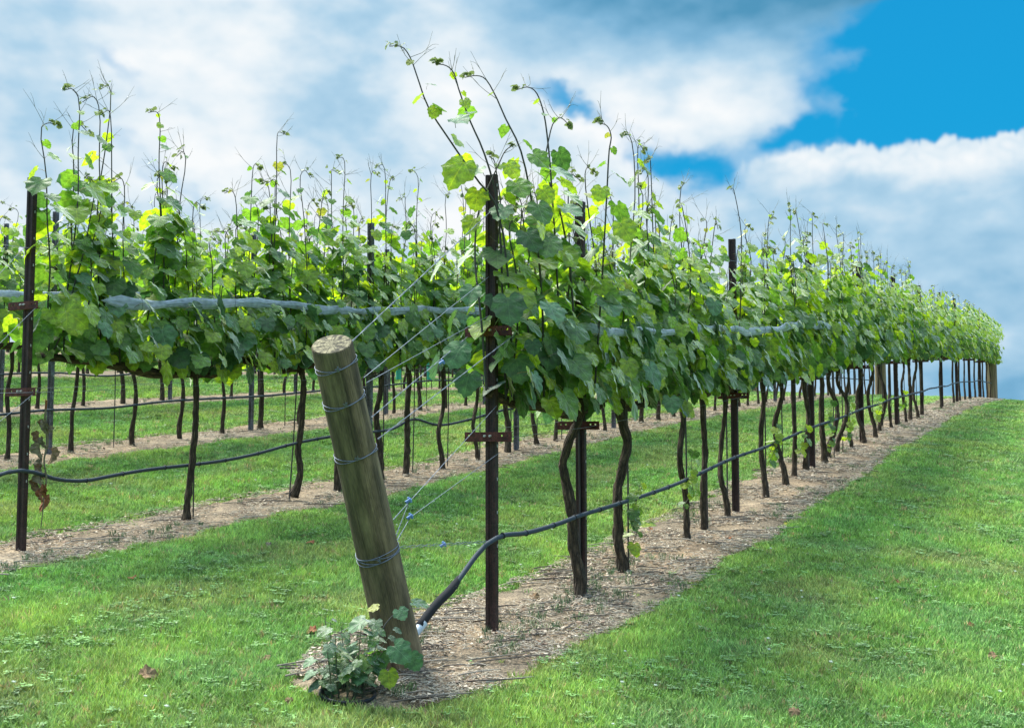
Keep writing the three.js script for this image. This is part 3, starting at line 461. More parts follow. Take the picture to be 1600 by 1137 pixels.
// vines farther up the slope and in the rows behind: a few built, the others copies
const PROTO = [...Array(8)].map((_, k) => {
  const g = new THREE.Group(); g.rotation.y = PHI; tag(g, '', 'grapevine');
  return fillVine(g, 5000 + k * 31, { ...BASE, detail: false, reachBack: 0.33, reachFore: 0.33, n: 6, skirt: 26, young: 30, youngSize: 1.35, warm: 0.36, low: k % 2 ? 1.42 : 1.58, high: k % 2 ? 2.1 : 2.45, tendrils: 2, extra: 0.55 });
});
const FARP = [...Array(3)].map((_, k) => {
  const g = new THREE.Group(); g.rotation.y = PHI; tag(g, '', 'grapevine');
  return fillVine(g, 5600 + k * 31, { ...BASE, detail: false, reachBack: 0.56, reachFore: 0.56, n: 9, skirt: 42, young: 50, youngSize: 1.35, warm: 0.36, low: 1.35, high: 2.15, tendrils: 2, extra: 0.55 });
});
{
  const r = rngOf(9);
  let n1 = ROW1.length;
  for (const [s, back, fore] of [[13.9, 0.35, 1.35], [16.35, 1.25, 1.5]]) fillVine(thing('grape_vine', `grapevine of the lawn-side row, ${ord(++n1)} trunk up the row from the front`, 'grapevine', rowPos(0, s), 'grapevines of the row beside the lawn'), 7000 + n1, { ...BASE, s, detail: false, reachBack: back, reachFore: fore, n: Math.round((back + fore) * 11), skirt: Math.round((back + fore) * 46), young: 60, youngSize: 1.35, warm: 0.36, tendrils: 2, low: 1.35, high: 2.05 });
  for (let s = 18.3; s < 27; s += 0.9 + 0.22 * r()) { n1++; copyOf(FARP[Math.floor(r() * 3)], 'grape_vine', `grapevine of the lawn-side row, ${ord(n1)} trunk up the row from the front`, rowPos(0, s), 'grapevines of the row beside the lawn'); }
  let n2 = ROW2.length - 2;
  for (let s = 8.3; s < 26.6; s += 0.58 + 0.1 * r()) copyOf(PROTO[Math.floor(r() * 8)], 'grape_vine', `grapevine of the second row from the lawn, ${ord(++n2)} trunk from the left rusty post`, rowPos(1, s), 'grapevines of the second row');
  [[2, 1.1, 23.9], [3, 2.2, 26], [4, 4.2, 26], [5, 6.0, 24]].forEach(([row, a, b]) => { let n = 0; for (let s = a; s < b; s += 0.56 + 0.14 * r()) copyOf(PROTO[Math.floor(r() * 8)], 'grape_vine', `grapevine of the ${ORD[row]} row from the lawn, ${ord(++n)} trunk counted from the photo's left edge`, rowPos(row, s), `grapevines of the ${ORD[row]} row`); });
}

// ---------------------------------------------------------------- metal posts
function postGeo(h) { // rolled channel, open side to the back, with a ridge down the middle
  const sh = new THREE.Shape(), p = [[-0.026, 0.0], [-0.026, 0.028], [-0.022, 0.028], [-0.022, 0.005], [-0.010, 0.005], [-0.006, 0.011], [0.006, 0.011], [0.010, 0.005], [0.022, 0.005], [0.022, 0.028], [0.026, 0.028], [0.026, 0.0], [0.012, 0], [0.008, 0.006], [-0.008, 0.006], [-0.012, 0]];
  p.forEach(([a, b], i) => i ? sh.lineTo(a, b) : sh.moveTo(a, b)); sh.closePath();
  const g = new THREE.ExtrudeGeometry(sh, { depth: h + 0.25, bevelEnabled: false }); g.rotateX(-Math.PI / 2); // shape x -> x, y -> -z, depth -> y
  g.rotateY(-Math.PI / 2); g.translate(-0.014, -0.25, 0); // faces -x (down the row), wide along z
  const u = g.attributes.uv, q = g.attributes.position; for (let i = 0; i < u.count; i++) u.setXY(i, q.getZ(i) * 8 + q.getX(i) * 8, q.getY(i) * 0.7); return g;
}
function makePost(o, mat, armMat, h, arms) {
  part('post_shaft', postGeo(h), mat, o);
  const hooks = []; for (let y = 0.35; y < h; y += 0.15) for (const s of [-1, 1]) hooks.push(box(0.004, 0.014, 0.004, 0.0, y + (s > 0 ? 0.05 : 0), s * 0.028));
  part('wire_notch', mergeGeometries(hooks), M.bolt, o, 'stuff');
  for (const y of arms) {
    const sh = new THREE.Shape(); [[-0.12, -0.021], [0.12, -0.021], [0.122, -0.018], [0.122, 0.019], [0.118, 0.022], [-0.118, 0.022], [-0.122, 0.019], [-0.122, -0.018]].forEach(([a, b], i) => i ? sh.lineTo(a, b) : sh.moveTo(a, b)); sh.closePath();
    for (const x of [-0.10, -0.072, 0.072, 0.10]) { const hole = new THREE.Path(); hole.absellipse(x, 0.006, 0.006, 0.0045, 0, Math.PI * 2); sh.holes.push(hole); }
    const g = [new THREE.ExtrudeGeometry(sh, { depth: 0.004, bevelEnabled: false, curveSegments: 6 }), box(0.24, 0.004, 0.018, 0, -0.0195, -0.006), box(0.236, 0.004, 0.018, 0, 0.0205, -0.006)].map(q => q.index ? q.toNonIndexed() : q);
    const a = mergeGeometries(g); a.rotateY(-Math.PI / 2); const u = a.attributes.uv, q = a.attributes.position; for (let i = 0; i < u.count; i++) u.setXY(i, q.getY(i) * 10, q.getZ(i) * 2);
    const arm = part('cross_arm', a, armMat, o); arm.position.set(-0.034, y, 0);
    for (const z of [-0.014, 0.014]) { const b = new THREE.CylinderGeometry(0.0055, 0.006, 0.012, 6); b.rotateZ(Math.PI / 2); part('bolt', b, M.bolt, arm).position.set(-0.008, 0.005, z); }
  }
  return o;
}
const RUSTP = makePost(tag(new THREE.Group(), '', 'post'), M.rust, M.rustArm, 2.1, [0.89, 1.37]); RUSTP.rotation.y = PHI;
const STEELP = makePost(tag(new THREE.Group(), '', 'post'), M.steel, M.steel, 2.15, [0.89]); STEELP.rotation.y = PHI;
const NAMES1 = ['front rusty metal post holding two cross arms, right of the leaning wooden post', 'second rusty metal post, standing beside the bowed vine trunk'];
POSTS1.forEach((s, i) => { const p = copyOf(RUSTP, 'trellis_post', NAMES1[i] || `rusty trellis post of the lawn-side row, ${ord(i + 1)} post up from the front`, rowPos(0, s), 'rusty posts of the lawn-side row'); if (i === 0) p.rotation.z = 0.004; });
copyOf(RUSTP, 'trellis_post', 'rusty metal post with two cross arms near the left edge, starting the second row', rowPos(1, -0.3), 'rusty posts at row ends');
[2.94, 5.5, 8.05, 10.6, 13.15, 15.7, 18.2, 20.8, 23.3].forEach((s, i) => copyOf(STEELP, 'trellis_post', i === 0 ? 'blue-grey steel post rising above the leaves behind the leaning wooden post' : i === 1 ? 'blue-grey steel post seen under the leaves just right of the front rusty post' : `blue-grey steel post of the second row, ${ord(i + 1)} behind the left rusty post`, rowPos(1, s), 'steel posts of the second row'));
[2.11, 4.67, 7.2, 9.75, 12.3, 14.9, 17.4, 19.9, 22.4].forEach((s, i) => copyOf(STEELP, 'trellis_post', i === 0 ? 'blue-grey steel post just right of the left rusty post, behind the withered vine' : i === 1 ? 'blue-grey steel post on bare soil between two trunks, behind the second row' : `blue-grey steel post of the third row, ${ord(i + 1)} from the left edge`, rowPos(2, s), 'steel posts of the third row'));
[3.7, 6.23, 8.8, 11.3, 13.9, 16.4, 19, 21.5].forEach((s, i) => copyOf(STEELP, 'trellis_post', i === 0 ? 'far blue-grey steel post at the left frame edge, left of the rusty post' : `blue-grey steel post of the fourth row, ${ord(i + 1)} from the left edge`, rowPos(3, s), 'steel posts of the fourth row'));

// ---------------------------------------------------------------- the leaning wooden post and the far end posts
const [POTX, POTD] = [at(541, 1100, 4.02).x, 4.02];
const woodBase = at(630, 1043, 4.4), woodTop = at(518, 537, 3.99), WR = 0.0825;
{
  const dir = woodTop.clone().sub(woodBase), len = dir.length(), o = thing('wooden_post', 'thick weathered wooden anchor post leaning left, wrapped with wire rings', 'post', woodBase, null, 0);
  o.quaternion.setFromUnitVectors(V3(0, 1, 0), dir.clone().normalize());
  const inv = o.quaternion.clone().invert(), toCam = camera.position.clone().sub(woodTop).setY(0).normalize().applyQuaternion(inv), tx = toCam.x, tz = toCam.z;
  const slant = (x, z) => -0.27 * (x * tx + z * tz) - 0.02 * x;
  const pos = [], uv = [], idx = [], seg = 56, rows = 44, Rf = (a, y) => (lerp(0.0865, 0.0765, y / len)) * (1 + 0.012 * noise(Math.cos(a) * 1.3, y * 2.5, Math.sin(a) * 1.3) );
  for (let j = 0; j <= rows; j++) for (let i = 0; i <= seg; i++) {
    const f = j / rows, a = i % seg / seg * Math.PI * 2; let y = lerp(-0.35, len, f), r = Rf(a, y); if (j === rows) r -= 0.005; let x = Math.cos(a) * r, z = Math.sin(a) * r; if (j === rows - 1) y = len - 0.006;
    if (j >= rows - 1) y += slant(x, z); else if (y > len - 0.12) y += slant(x, z) * (y - len + 0.12) / 0.12;
    pos.push(x, y, z); uv.push(i / seg, y / 1.5);
  }
  for (let j = 0; j < rows; j++) for (let i = 0; i < seg; i++) { const a = j * (seg + 1) + i, b = a + seg + 1; idx.push(a, b, a + 1, a + 1, b, b + 1); }
  const g = new THREE.BufferGeometry(); g.setAttribute('position', new THREE.Float32BufferAttribute(pos, 3)); g.setAttribute('uv', new THREE.Float32BufferAttribute(uv, 2)); g.setIndex(idx); g.computeVertexNormals();
  part('shaft', g, M.wood, o);
  const cp = [0, len + 0.001, 0], cu = [0.5, 0.5], ci = []; const K = 5;
  for (let k = 1; k <= K; k++) for (let i = 0; i < seg; i++) { const a = i / seg * Math.PI * 2, r = (Rf(a, len) - 0.005) * k / K, x = Math.cos(a) * r, z = Math.sin(a) * r; cp.push(x, len + slant(x, z) + (k < K ? 0.003 * noise(x * 40, z * 40) : 0), z); cu.push(0.5 + x / 0.17, 0.5 + z / 0.17); }
  for (let i = 0; i < seg; i++) { ci.push(0, 1 + (i + 1) % seg, 1 + i); for (let k = 0; k < K - 1; k++) { const a = 1 + k * seg + i, b = 1 + k * seg + (i + 1) % seg; ci.push(a, b, a + seg, b, b + seg, a + seg); } }
  const cg = new THREE.BufferGeometry(); cg.setAttribute('position', new THREE.Float32BufferAttribute(cp, 3)); cg.setAttribute('uv', new THREE.Float32BufferAttribute(cu, 2)); cg.setIndex(ci); cg.computeVertexNormals();
  part('end_grain', cg, M.end, o);
  // wire rings, with a twisted knot on the near side
  const yAt = py => len * (1043 - py) / (1043 - 537) * 1.0;
  for (const [py, turns, tilt] of [[565, 2, 0.10], [617, 2, 0.10], [697, 2, 0.04], [851, 4, 0.06]]) {
    const y = yAt(py), parts = [], A = Math.atan2(tz, tx);
    for (let k = 0; k < turns; k++) { const pts = []; for (let i = 0; i <= 48; i++) { const a = i / 48 * Math.PI * 2, r = Rf(a, y) + 0.0028; pts.push(V3(Math.cos(a) * r, y + (k - turns / 2) * 0.008 + 0.006 * Math.sin(a * 2 + k * 2) - tilt * r * Math.cos(a - A) * 0.6 + tilt * r * Math.sin(a - A + 0.4) * -0.9, Math.sin(a) * r)); } parts.push(tube(pts, 0.0015, 5)); }
    const ring = part('wire_ring', mergeGeometries(parts), M.wire, o);
    const kn = [], c = V3(Math.cos(A) * (WR + 0.006), y - tilt * WR * 0.6, Math.sin(A) * (WR + 0.006)), rr = rngOf(py); for (let q = 0; q < 4; q++) { const d = V3(spr(rr), spr(rr), spr(rr) * 0.4).normalize().multiplyScalar(0.011); kn.push(tube([c.clone().sub(d), c, c.clone().add(d)], 0.0017, 5)); }
    part('wire_knot', mergeGeometries(kn), M.wire, ring);
  }
}
function farPost(s, row, label, h, r) { const o = thing('wooden_post', label, 'post', rowPos(row, s), 'wooden posts at the far row ends', 0); const g = new THREE.LatheGeometry([[0.001, -0.3], [r, -0.3], [r * 0.97, h - 0.02], [r * 0.9, h], [0.001, h + 0.004]].map(([a, b]) => new THREE.Vector2(a, b)), 20); part('shaft', g, M.woodPale, o); const t = []; for (let i = 0; i <= 24; i++) t.push(V3(Math.cos(i / 24 * 6.2832) * r * 1.03, h * 0.55, Math.sin(i / 24 * 6.2832) * r * 1.03)); part('wire_ring', tube(t, 0.004, 5), M.wire, o); return o; }
farPost(27.3, 0, 'pale wooden post closing the lawn-side row at the hilltop', 1.75, 0.14);
farPost(27.0, 1, 'pale grey wooden post at hilltop end of the second row, seen between trunks', 1.7, 0.15);
farPost(24.2, 2, 'pale wooden post at far end of the third row, above grass crest', 1.6, 0.15);

// ---------------------------------------------------------------- wires
function wire(name, ptsOf, rad, label, category, group, clips = []) {
  const g = new THREE.Group(); g.name = numbered(name); tag(g, label, category, group); g.position.copy(ptsOf[0][0]); scene.add(g);
  const o = ptsOf[0][0]; part('strand', mergeGeometries(ptsOf.map(p => tube(p.map(q => q.clone().sub(o)), rad * 0.72, 5))), M.wire, g);
  for (const c of clips) { const p = c.clone().sub(o), b = mergeGeometries([box(0.026, 0.012, 0.014, 0, 0, 0, 0.003), box(0.008, 0.026, 0.008, 0.006, 0, 0, 0.002)]); const m = part('wire_tensioner', b, M.clip, g); m.position.copy(p); m.rotation.z = 0.6; }
  return g;
}
const twin = (a, b, k = 60, r = 0.0017) => { const d = b.clone().sub(a), n = V3(-d.y, d.x, 0).normalize(), q = V3(0, 0, 1), o = [[], []]; for (let i = 0; i <= k; i++) { const f = i / k, p = a.clone().lerp(b, f), w = f * 40; for (const j of [0, 1]) o[j].push(p.clone().addScaledVector(n, r * Math.cos(w + j * Math.PI)).addScaledVector(q, r * Math.sin(w + j * Math.PI))); } return o; };
const seg2 = (...p) => [p];
{
  const G = 'guy wires between wooden post and front post';
  wire('guy_wire', twin(at(550, 533, 3.97), at(766, 331, 4.93)), 0.0016, 'topmost twisted guy wire from top of leaning wooden post to front post', 'wire', G);
  wire('guy_wire', seg2(at(568, 590, 4.04), at(764, 432, 4.93)), 0.0019, 'second guy wire from the top, tied to the wooden post\'s upper ring', 'wire', G);
  wire('guy_wire', seg2(at(572, 598, 4.05), at(764, 493, 4.93)), 0.0019, 'third guy wire from the top, reaching just above the upper cross arm', 'wire', G);
  wire('guy_wire', twin(at(580, 652, 4.09), at(733, 524, 5.0)), 0.0014, 'guy wire with blue tensioner running to left end of upper cross arm', 'wire', G, [at(690, 566, 4.72)]);
  wire('guy_wire', twin(at(590, 686, 4.12), at(800, 526, 4.88)), 0.0014, 'guy wire running to right end of the upper cross arm', 'wire', G);
  wire('guy_wire', [...twin(at(615, 846, 4.25), at(639, 784, 4.36), 12), [at(639, 784, 4.36), at(776, 634, 4.93)]], 0.0018, 'low guy wire with blue tensioner, rising steeply to the front post', 'wire', G, [at(638, 782, 4.35)]);
  wire('guy_wire', [...twin(at(614, 812, 4.23), at(641, 782, 4.36), 12), ...twin(at(617, 850, 4.25), at(641, 808, 4.36), 12), [at(641, 808, 4.36), at(782, 706, 4.93)]], 0.0018, 'low guy wire looped near grass, passing under the lower cross arm', 'wire', G, [at(640, 807, 4.35)]);
  wire('guy_wire', twin(at(619, 855, 4.25), at(766, 846, 4.93), 40, 0.005), 0.0017, 'lowest nearly level guy wire from bottom ring to the hose bend', 'wire', G, [at(692, 851, 4.6)]);
  const rowWire = (row, h, t, s0, s1, label) => { const pts = []; for (let s = s0; s <= s1; s += 0.85) pts.push(W(s, -ROWGAP * row + t, h + 0.006 * noise(s * 2, h * 9, row))); wire('trellis_wire', [pts], 0.0016, label, 'wire', 'trellis wires along the rows'); };
  rowWire(0, 0.905, 0.112, -0.03, 27.2, 'lawn-side wire of the near row at its lower cross arms'); rowWire(0, 0.905, -0.112, -0.03, 27.2, 'far-side wire of the near row at its lower cross arms');
  rowWire(0, 1.385, -0.112, -0.03, 27.2, 'far-side wire of the near row at its upper cross arms'); rowWire(0, 1.70, 0.03, -0.03, 27.2, 'catch wire of near row among the upper leaves'); rowWire(0, 1.93, 0.03, -0.03, 27.2, 'top catch wire of the near row near the post tops');
  rowWire(1, 0.905, 0.112, -0.9, 26.9, 'lower cross-arm wire of the second row, side facing camera'); rowWire(1, 0.905, -0.112, -0.9, 26.9, 'lower cross-arm wire of the second row, far side'); rowWire(1, 1.70, 0.03, -0.9, 26.9, 'catch wire of the second row among the upper leaves');
  const A = rowPos(1, -0.3), q = (dy, z) => A.clone().add(V3(z * 0.881, dy, z * 0.473));
  wire('guy_wire', seg2(at(-40, 575, 5.6), q(1.385, 0.1)), 0.0018, 'guy wire from left frame edge to upper cross arm of the left rusty post', 'wire', 'guy wires at the left edge'); wire('guy_wire', seg2(at(-40, 468, 5.6), q(1.72, -0.03)), 0.0018, 'upper guy wire entering from left frame edge to left rusty post', 'wire', 'guy wires at the left edge'); wire('guy_wire', seg2(at(-40, 690, 5.6), q(0.9, 0.1)), 0.0018, 'lower guy wire from left frame edge to left post\'s lower cross arm', 'wire', 'guy wires at the left edge');
}

// ---------------------------------------------------------------- drip hoses
function hose(pts, label, rad, clipStep, nSeg, extra) {
  const o = thing('drip_hose', label, 'hose', pts[0].clone(), 'black drip irrigation hoses', 0), c = new THREE.CatmullRomCurve3(pts.map(p => p.clone().sub(pts[0]))), P = c.getSpacedPoints(nSeg);
  part('tube', tube(P, rad, 9), M.hose, o);
  const L = c.getLength(); let first = null;
  for (let d = extra || 0.1, k = 0; d < L && k < 60; d += clipStep * (0.8 + 0.4 * ((k * 0.618) % 1)), k++) { const f = d / L, p = c.getPointAt(f), t = c.getTangentAt(f); if (!first) first = new THREE.TorusGeometry(rad * 1.1, rad * 0.28, 5, 10); const m = part('hose_clip', first, M.hoseClip, o); m.position.copy(p); m.quaternion.setFromUnitVectors(V3(0, 0, 1), t); }
  return o;
}
{
  const pts = [at(657, 975, 4.55), at(680, 946, 4.62), at(710, 914, 4.72), at(738, 876, 4.83), at(758, 852, 4.88), at(782, 838, 4.93)];
  const px = [[820, 833], [870, 819], [905, 806], [960, 789], [1010, 773], [1062, 754], [1145, 716], [1200, 697], [1268, 668]];
  for (const [x, y] of px) { const k = (x - 800) / FPX, s = (4.92 * k + 0.04) / (0.473 - 0.881 * k); pts.push(at(x, y, P1D + UD * s - UX * 0.06)); }
  for (let s = 7.2; s < 27; s += 0.8) pts.push(W(s, 0.06, 0.42 + 0.02 * noise(s * 1.3, 5)));
  const o = hose(pts, 'black drip hose running along the lawn-side row from the wooden post', 0.0115, 0.28, 420, 0.62);
  const L = p => p.clone().sub(pts[0]);
  part('hose_sleeve', tube(spline([at(655.5, 978, 4.545), at(680, 946, 4.62), at(706, 919, 4.71), at(718, 902, 4.76)].map(L), 14), f => 0.019 - 0.006 * smooth(0.75, 1, f), 12), M.sleeve, o);
  part('hose_end', tube([at(648, 993, 4.52), at(650, 988, 4.53), at(662, 972, 4.56)].map(L), f => f < 0.2 ? 0.012 : 0.0185, 14), M.cap, o);
  const p2 = [[-30, 752, 5.75], [0, 741, 5.85], [20, 736, 5.95], [40, 735, 6.0], [60, 740, 6.1], [90, 749, 6.25], [130, 751, 6.4], [180, 742, 6.6], [235, 733, 6.85], [290, 727, 7.1], [345, 720, 7.4], [400, 709, 7.7], [455, 694, 8.0], [510, 683, 8.35], [565, 676, 8.8], [610, 671, 9.15], [645, 655, 9.5], [685, 664, 9.9], [735, 655, 10.4], [790, 640, 11.0]].map(a => at(...a));
  for (let s = 6.6; s < 26; s += 0.9) p2.push(W(s, -2.8 + 0.05, 0.42 + 0.03 * noise(s * 1.1, 15)));
  hose(p2, 'black drip hose of the second row, sagging right of the left rusty post', 0.0115, 0.3, 300, 0.2);
  const p3 = []; for (let s = 0.6; s < 23; s += 0.7) p3.push(W(s, -5.6 + 0.05, 0.40 + 0.04 * noise(s * 1.2, 25))); hose(p3, 'black drip hose of third row, seen behind the second row\'s trunks', 0.011, 0.6, 200, 0.3);
  const p4 = []; for (let s = 3; s < 25; s += 0.7) p4.push(W(s, -8.4 + 0.05, 0.42 + 0.08 * noise(s * 0.9, 35))); hose(p4, 'distant drip hose of the fourth row, close under its leaves', 0.011, 0.9, 160, 0.3);
}

// ---------------------------------------------------------------- rolled bird nets
function net(row, s0, s1, t, h, label, seed, fat = 1) {
  const pts = [], base = W(s0, t - row * ROWGAP, 0), n = Math.round((s1 - s0) / 0.035);
  const pos = [], uv = [], idx = [], K = 14;
  for (let i = 0; i <= n; i++) {
    const s = lerp(s0, s1, i / n), sag = 0.02 * Math.sin(s * 2.5 + seed) + 0.018 * noise(s * 3, seed), c = W(s, t - row * ROWGAP, h + sag).sub(base).add(V3(0.02 * noise(s * 2, seed, 3), 0, 0)), e = Math.min(1, i / 4, (n - i) / 4) * fat;
    const rv = 0.034 * (0.85 + 0.6 * noise(s * 2.6, seed, 1) + 0.2 * noise(s * 7, seed, 2)), rh = 0.013;
    for (let k = 0; k <= K; k++) { const a = k % K / K * Math.PI * 2, f = 1 + 0.22 * noise(Math.cos(a) * 2 + s * 2, Math.sin(a) * 2, s * 2.5 + seed) + 0.12 * noise(Math.cos(a) * 4, Math.sin(a) * 4 + seed, s * 8), y = Math.sin(a) * rv * f * e, z = Math.cos(a) * rh * f * e; pos.push(c.x + z * UD, c.y + y, c.z + z * UX); uv.push(s * 0.8, k / K); }
  }
  for (let i = 0; i < n; i++) for (let k = 0; k < K; k++) { const a = i * (K + 1) + k, b = a + K + 1; idx.push(a, a + 1, b, b, a + 1, b + 1); }
  const g = new THREE.BufferGeometry(); g.setAttribute('position', new THREE.Float32BufferAttribute(pos, 3)); g.setAttribute('uv', new THREE.Float32BufferAttribute(uv, 2)); g.setIndex(idx); g.computeVertexNormals();
  const o = thing('rolled_net', label, 'net', base, 'rolled nets along the rows', 0); part('net_roll', g, M.net, o);
  const ties = []; for (let s = s0 + 0.3; s < s1; s += 0.8) { const c = W(s, t - row * ROWGAP, h + 0.02 * Math.sin(s * 2.5 + seed) + 0.018 * noise(s * 3, seed)).sub(base), q = []; for (let i = 0; i <= 10; i++) { const a = i / 10 * 6.2832; q.push(c.clone().add(V3(0.027 * Math.cos(a) * UD, 0.045 * Math.sin(a), 0.027 * Math.cos(a) * UX))); } ties.push(tube(q, 0.002, 4)); }
  part('tie', mergeGeometries(ties), M.wire, o, 'stuff');
}
net(0, 0.42, 8.3, 0.185, 1.415, 'rolled white netting along the near row among its leaves', 1.3);
net(0, 13.6, 14.9, 0.20, 1.42, 'short piece of rolled netting near the hilltop end of the near row', 2.2);
net(1, 0.05, 8.6, 0.16, 1.44, 'rolled pale netting along the second row behind the leaning wooden post', 4.1, 1.1);
net(2, 0.6, 5, 0.26, 1.42, 'rolled netting of the third row at the left frame edge', 7.9);

// ---------------------------------------------------------------- thin training stakes
{
  const geo = tube([V3(0, -0.1, 0), V3(0.004, 0.5, 0.002), V3(0, 1.06, 0)], 0.0055, 6), r = rngOf(44);
  const put = (row, s, label, tilt = 0) => { const m = solo('training_stake', geo, M.stake, label, 'stake', 'thin stakes beside the vine trunks'); m.position.copy(rowPos(row, s + 0.05 + 0.03 * r(), 0)); m.rotation.set(0.03 * spr(r), PHI, 0.03 * spr(r) + tilt); };
  ROW1.forEach((s, i) => put(0, i === 0 ? s - 0.08 : s, `thin dark stake beside the ${ord(i + 1)} vine trunk of the lawn-side row`));
  ROW2.forEach((s, i) => { if (i === 1 || i > 2) put(1, i === 3 ? s - 0.12 : s, i === 3 ? 'thin dark slanting stake left of the double trunk by the wooden post' : `thin dark stake beside the ${ord(i < 2 ? i : i - 1)} vine trunk of the second row`, i === 3 ? -0.07 : 0); });
  [2.75, 5.15, 6.6, 8.1, 9.6].forEach((s, i) => put(2, s, `thin dark stake in the third row, ${ord(i + 1)} from the photo's left edge`, 0.06 * spr(r)));
}

// ---------------------------------------------------------------- potted plant by the wooden post
{
  const c = at(541, 1100, 4.02); c.y = ground(...toST(c.x, -c.z)) - 0.03;
  const o = thing('potted_plant', 'small leafy plant in a black nursery pot before the leaning wooden post', 'plant', c, null, 0);
  const pot = part('pot', new THREE.LatheGeometry([[0.078, -0.08], [0.092, 0.045], [0.103, 0.045], [0.104, 0.062], [0.098, 0.065], [0.094, 0.06], [0.092, 0.05], [0.078, -0.05]].map(([a, b]) => new THREE.Vector2(a, b)), 36), M.pot, o); pot.rotation.set(0.10, 0, -0.08);
  const sg = new THREE.CircleGeometry(0.090, 24); sg.rotateX(-Math.PI / 2); part('potting_soil', sg, std({ color: lin(0.05, 0.037, 0.028), map: soilMap, bumpMap: soilBump, bumpScale: 0.02, roughness: 1 }), o).position.y = 0.025;
  const r = rngOf(321), leafAt = (p, size, cc, N, T) => { const m = part('leaf', LG[Math.floor(r() * 9)], LEAFM[cc], o); leafMatrix(p, N, T, size).decompose(m.position, m.quaternion, m.scale); };
  for (let k = 0; k < 26; k++) {
    const a = r() * 6.28, rr = 0.07 * Math.sqrt(r()), b = V3(Math.cos(a) * rr, 0.02, Math.sin(a) * rr), h = 0.10 + 0.21 * r(), e = b.clone().add(V3(Math.cos(a) * 0.07 + 0.03 + 0.08 * spr(r), h, Math.sin(a) * 0.06 + 0.05 * spr(r))), p = spline([b, b.clone().lerp(e, 0.5).add(V3(0.01 * spr(r), 0.02, 0)), e], 7);
    part('stem', tube(p, f => 0.0028 * (1 - 0.5 * f), 5), M.tendril, o);
    for (let i = 2; i < 8; i++) { const q = r() * 6.28, out = V3(Math.cos(q), 0.15, Math.sin(q)), up = V3(0, 0.9, 0.25); leafAt(p[i], 0.022 + 0.042 * r(), [0, 0, 5, 1, 0, 1, 2][Math.floor(r() * 7)], out.clone().multiplyScalar(0.4).add(up), out.clone().add(V3(0, -0.35, 0))); }
  }
  const cane = spline([[560, 1080, 4.0], [585, 1035, 4.02], [592, 1000, 4.05], [602, 975, 4.06], [618, 957, 4.08]].map(a => at(...a).sub(c)), 12); part('stem', tube(cane, f => 0.0042 * (1 - 0.5 * f), 6), M.shoot, o);
  for (const [x, y, d, s, cc, n, t] of [[612, 1012, 3.96, 0.095, 5, [0.1, 0.6, 1], [0.7, -0.6, 0.2]], [638, 1020, 3.98, 0.075, 5, [0.2, 0.2, 1], [0.5, -0.8, 0.1]], [578, 978, 4.0, 0.085, 5, [-0.3, 1, 0.6], [-0.8, -0.5, 0.3]], [595, 955, 4.05, 0.05, 4, [-0.2, 1, 0.5], [-1, -0.1, 0]], [622, 956, 4.05, 0.06, 5, [0, 0.7, 0.8], [0.4, -0.6, 0.3]], [640, 953, 4.06, 0.075, 1, [0.1, 1, 0.3], [1, 0.1, 0.1]], [606, 1045, 3.97, 0.075, 3, [0.1, 0.3, 1], [0.1, -1, 0]], [600, 1020, 4.0, 0.07, 1, [-0.2, 0.5, 0.9], [0.2, -1, 0.2]], [576, 1030, 3.98, 0.07, 2, [-0.2, 0.7, 0.8], [-0.3, -0.9, 0.3]]]) leafAt(at(x, y, d).sub(c), s, cc, V3(...n), V3(...t));
}

// ---------------------------------------------------------------- withered vine at the left post
{
  const pts = [[72, 625], [70, 660], [74, 690], [68, 720], [72, 745], [68, 775], [66, 800], [63, 826]].map(([x, y]) => at(x, y, 6.12)), o = thing('withered_vine', 'withered brown vine shoot hanging limp beside the left rusty post', 'withered vine', pts[0], null, 0), r = rngOf(66);
  const P = spline(pts.map(p => p.clone().sub(pts[0])), 24); part('stem', tube(P, f => 0.007 * (1 - 0.6 * f), 6, { gnarl: 0.4 }), M.dryGrey, o);
  const geos = [...Array(3)].map(() => leafGeo(r, 0, 4.5));
  for (let i = 0; i < 17; i++) { const p = P[3 + Math.floor(i * 0.95)], q = r() * 6.28, out = V3(Math.cos(q), 0.1, Math.sin(q)), m = part('dry_leaf', geos[i % 3], i > 12 ? M.dryRed : i % 3 ? M.dryGrey : M.dry, o); leafMatrix(p, out, V3(spr(r) * 0.35, -1, spr(r) * 0.2), 0.05 + 0.06 * r()).decompose(m.position, m.quaternion, m.scale); m.scale.x *= 0.45; }
}

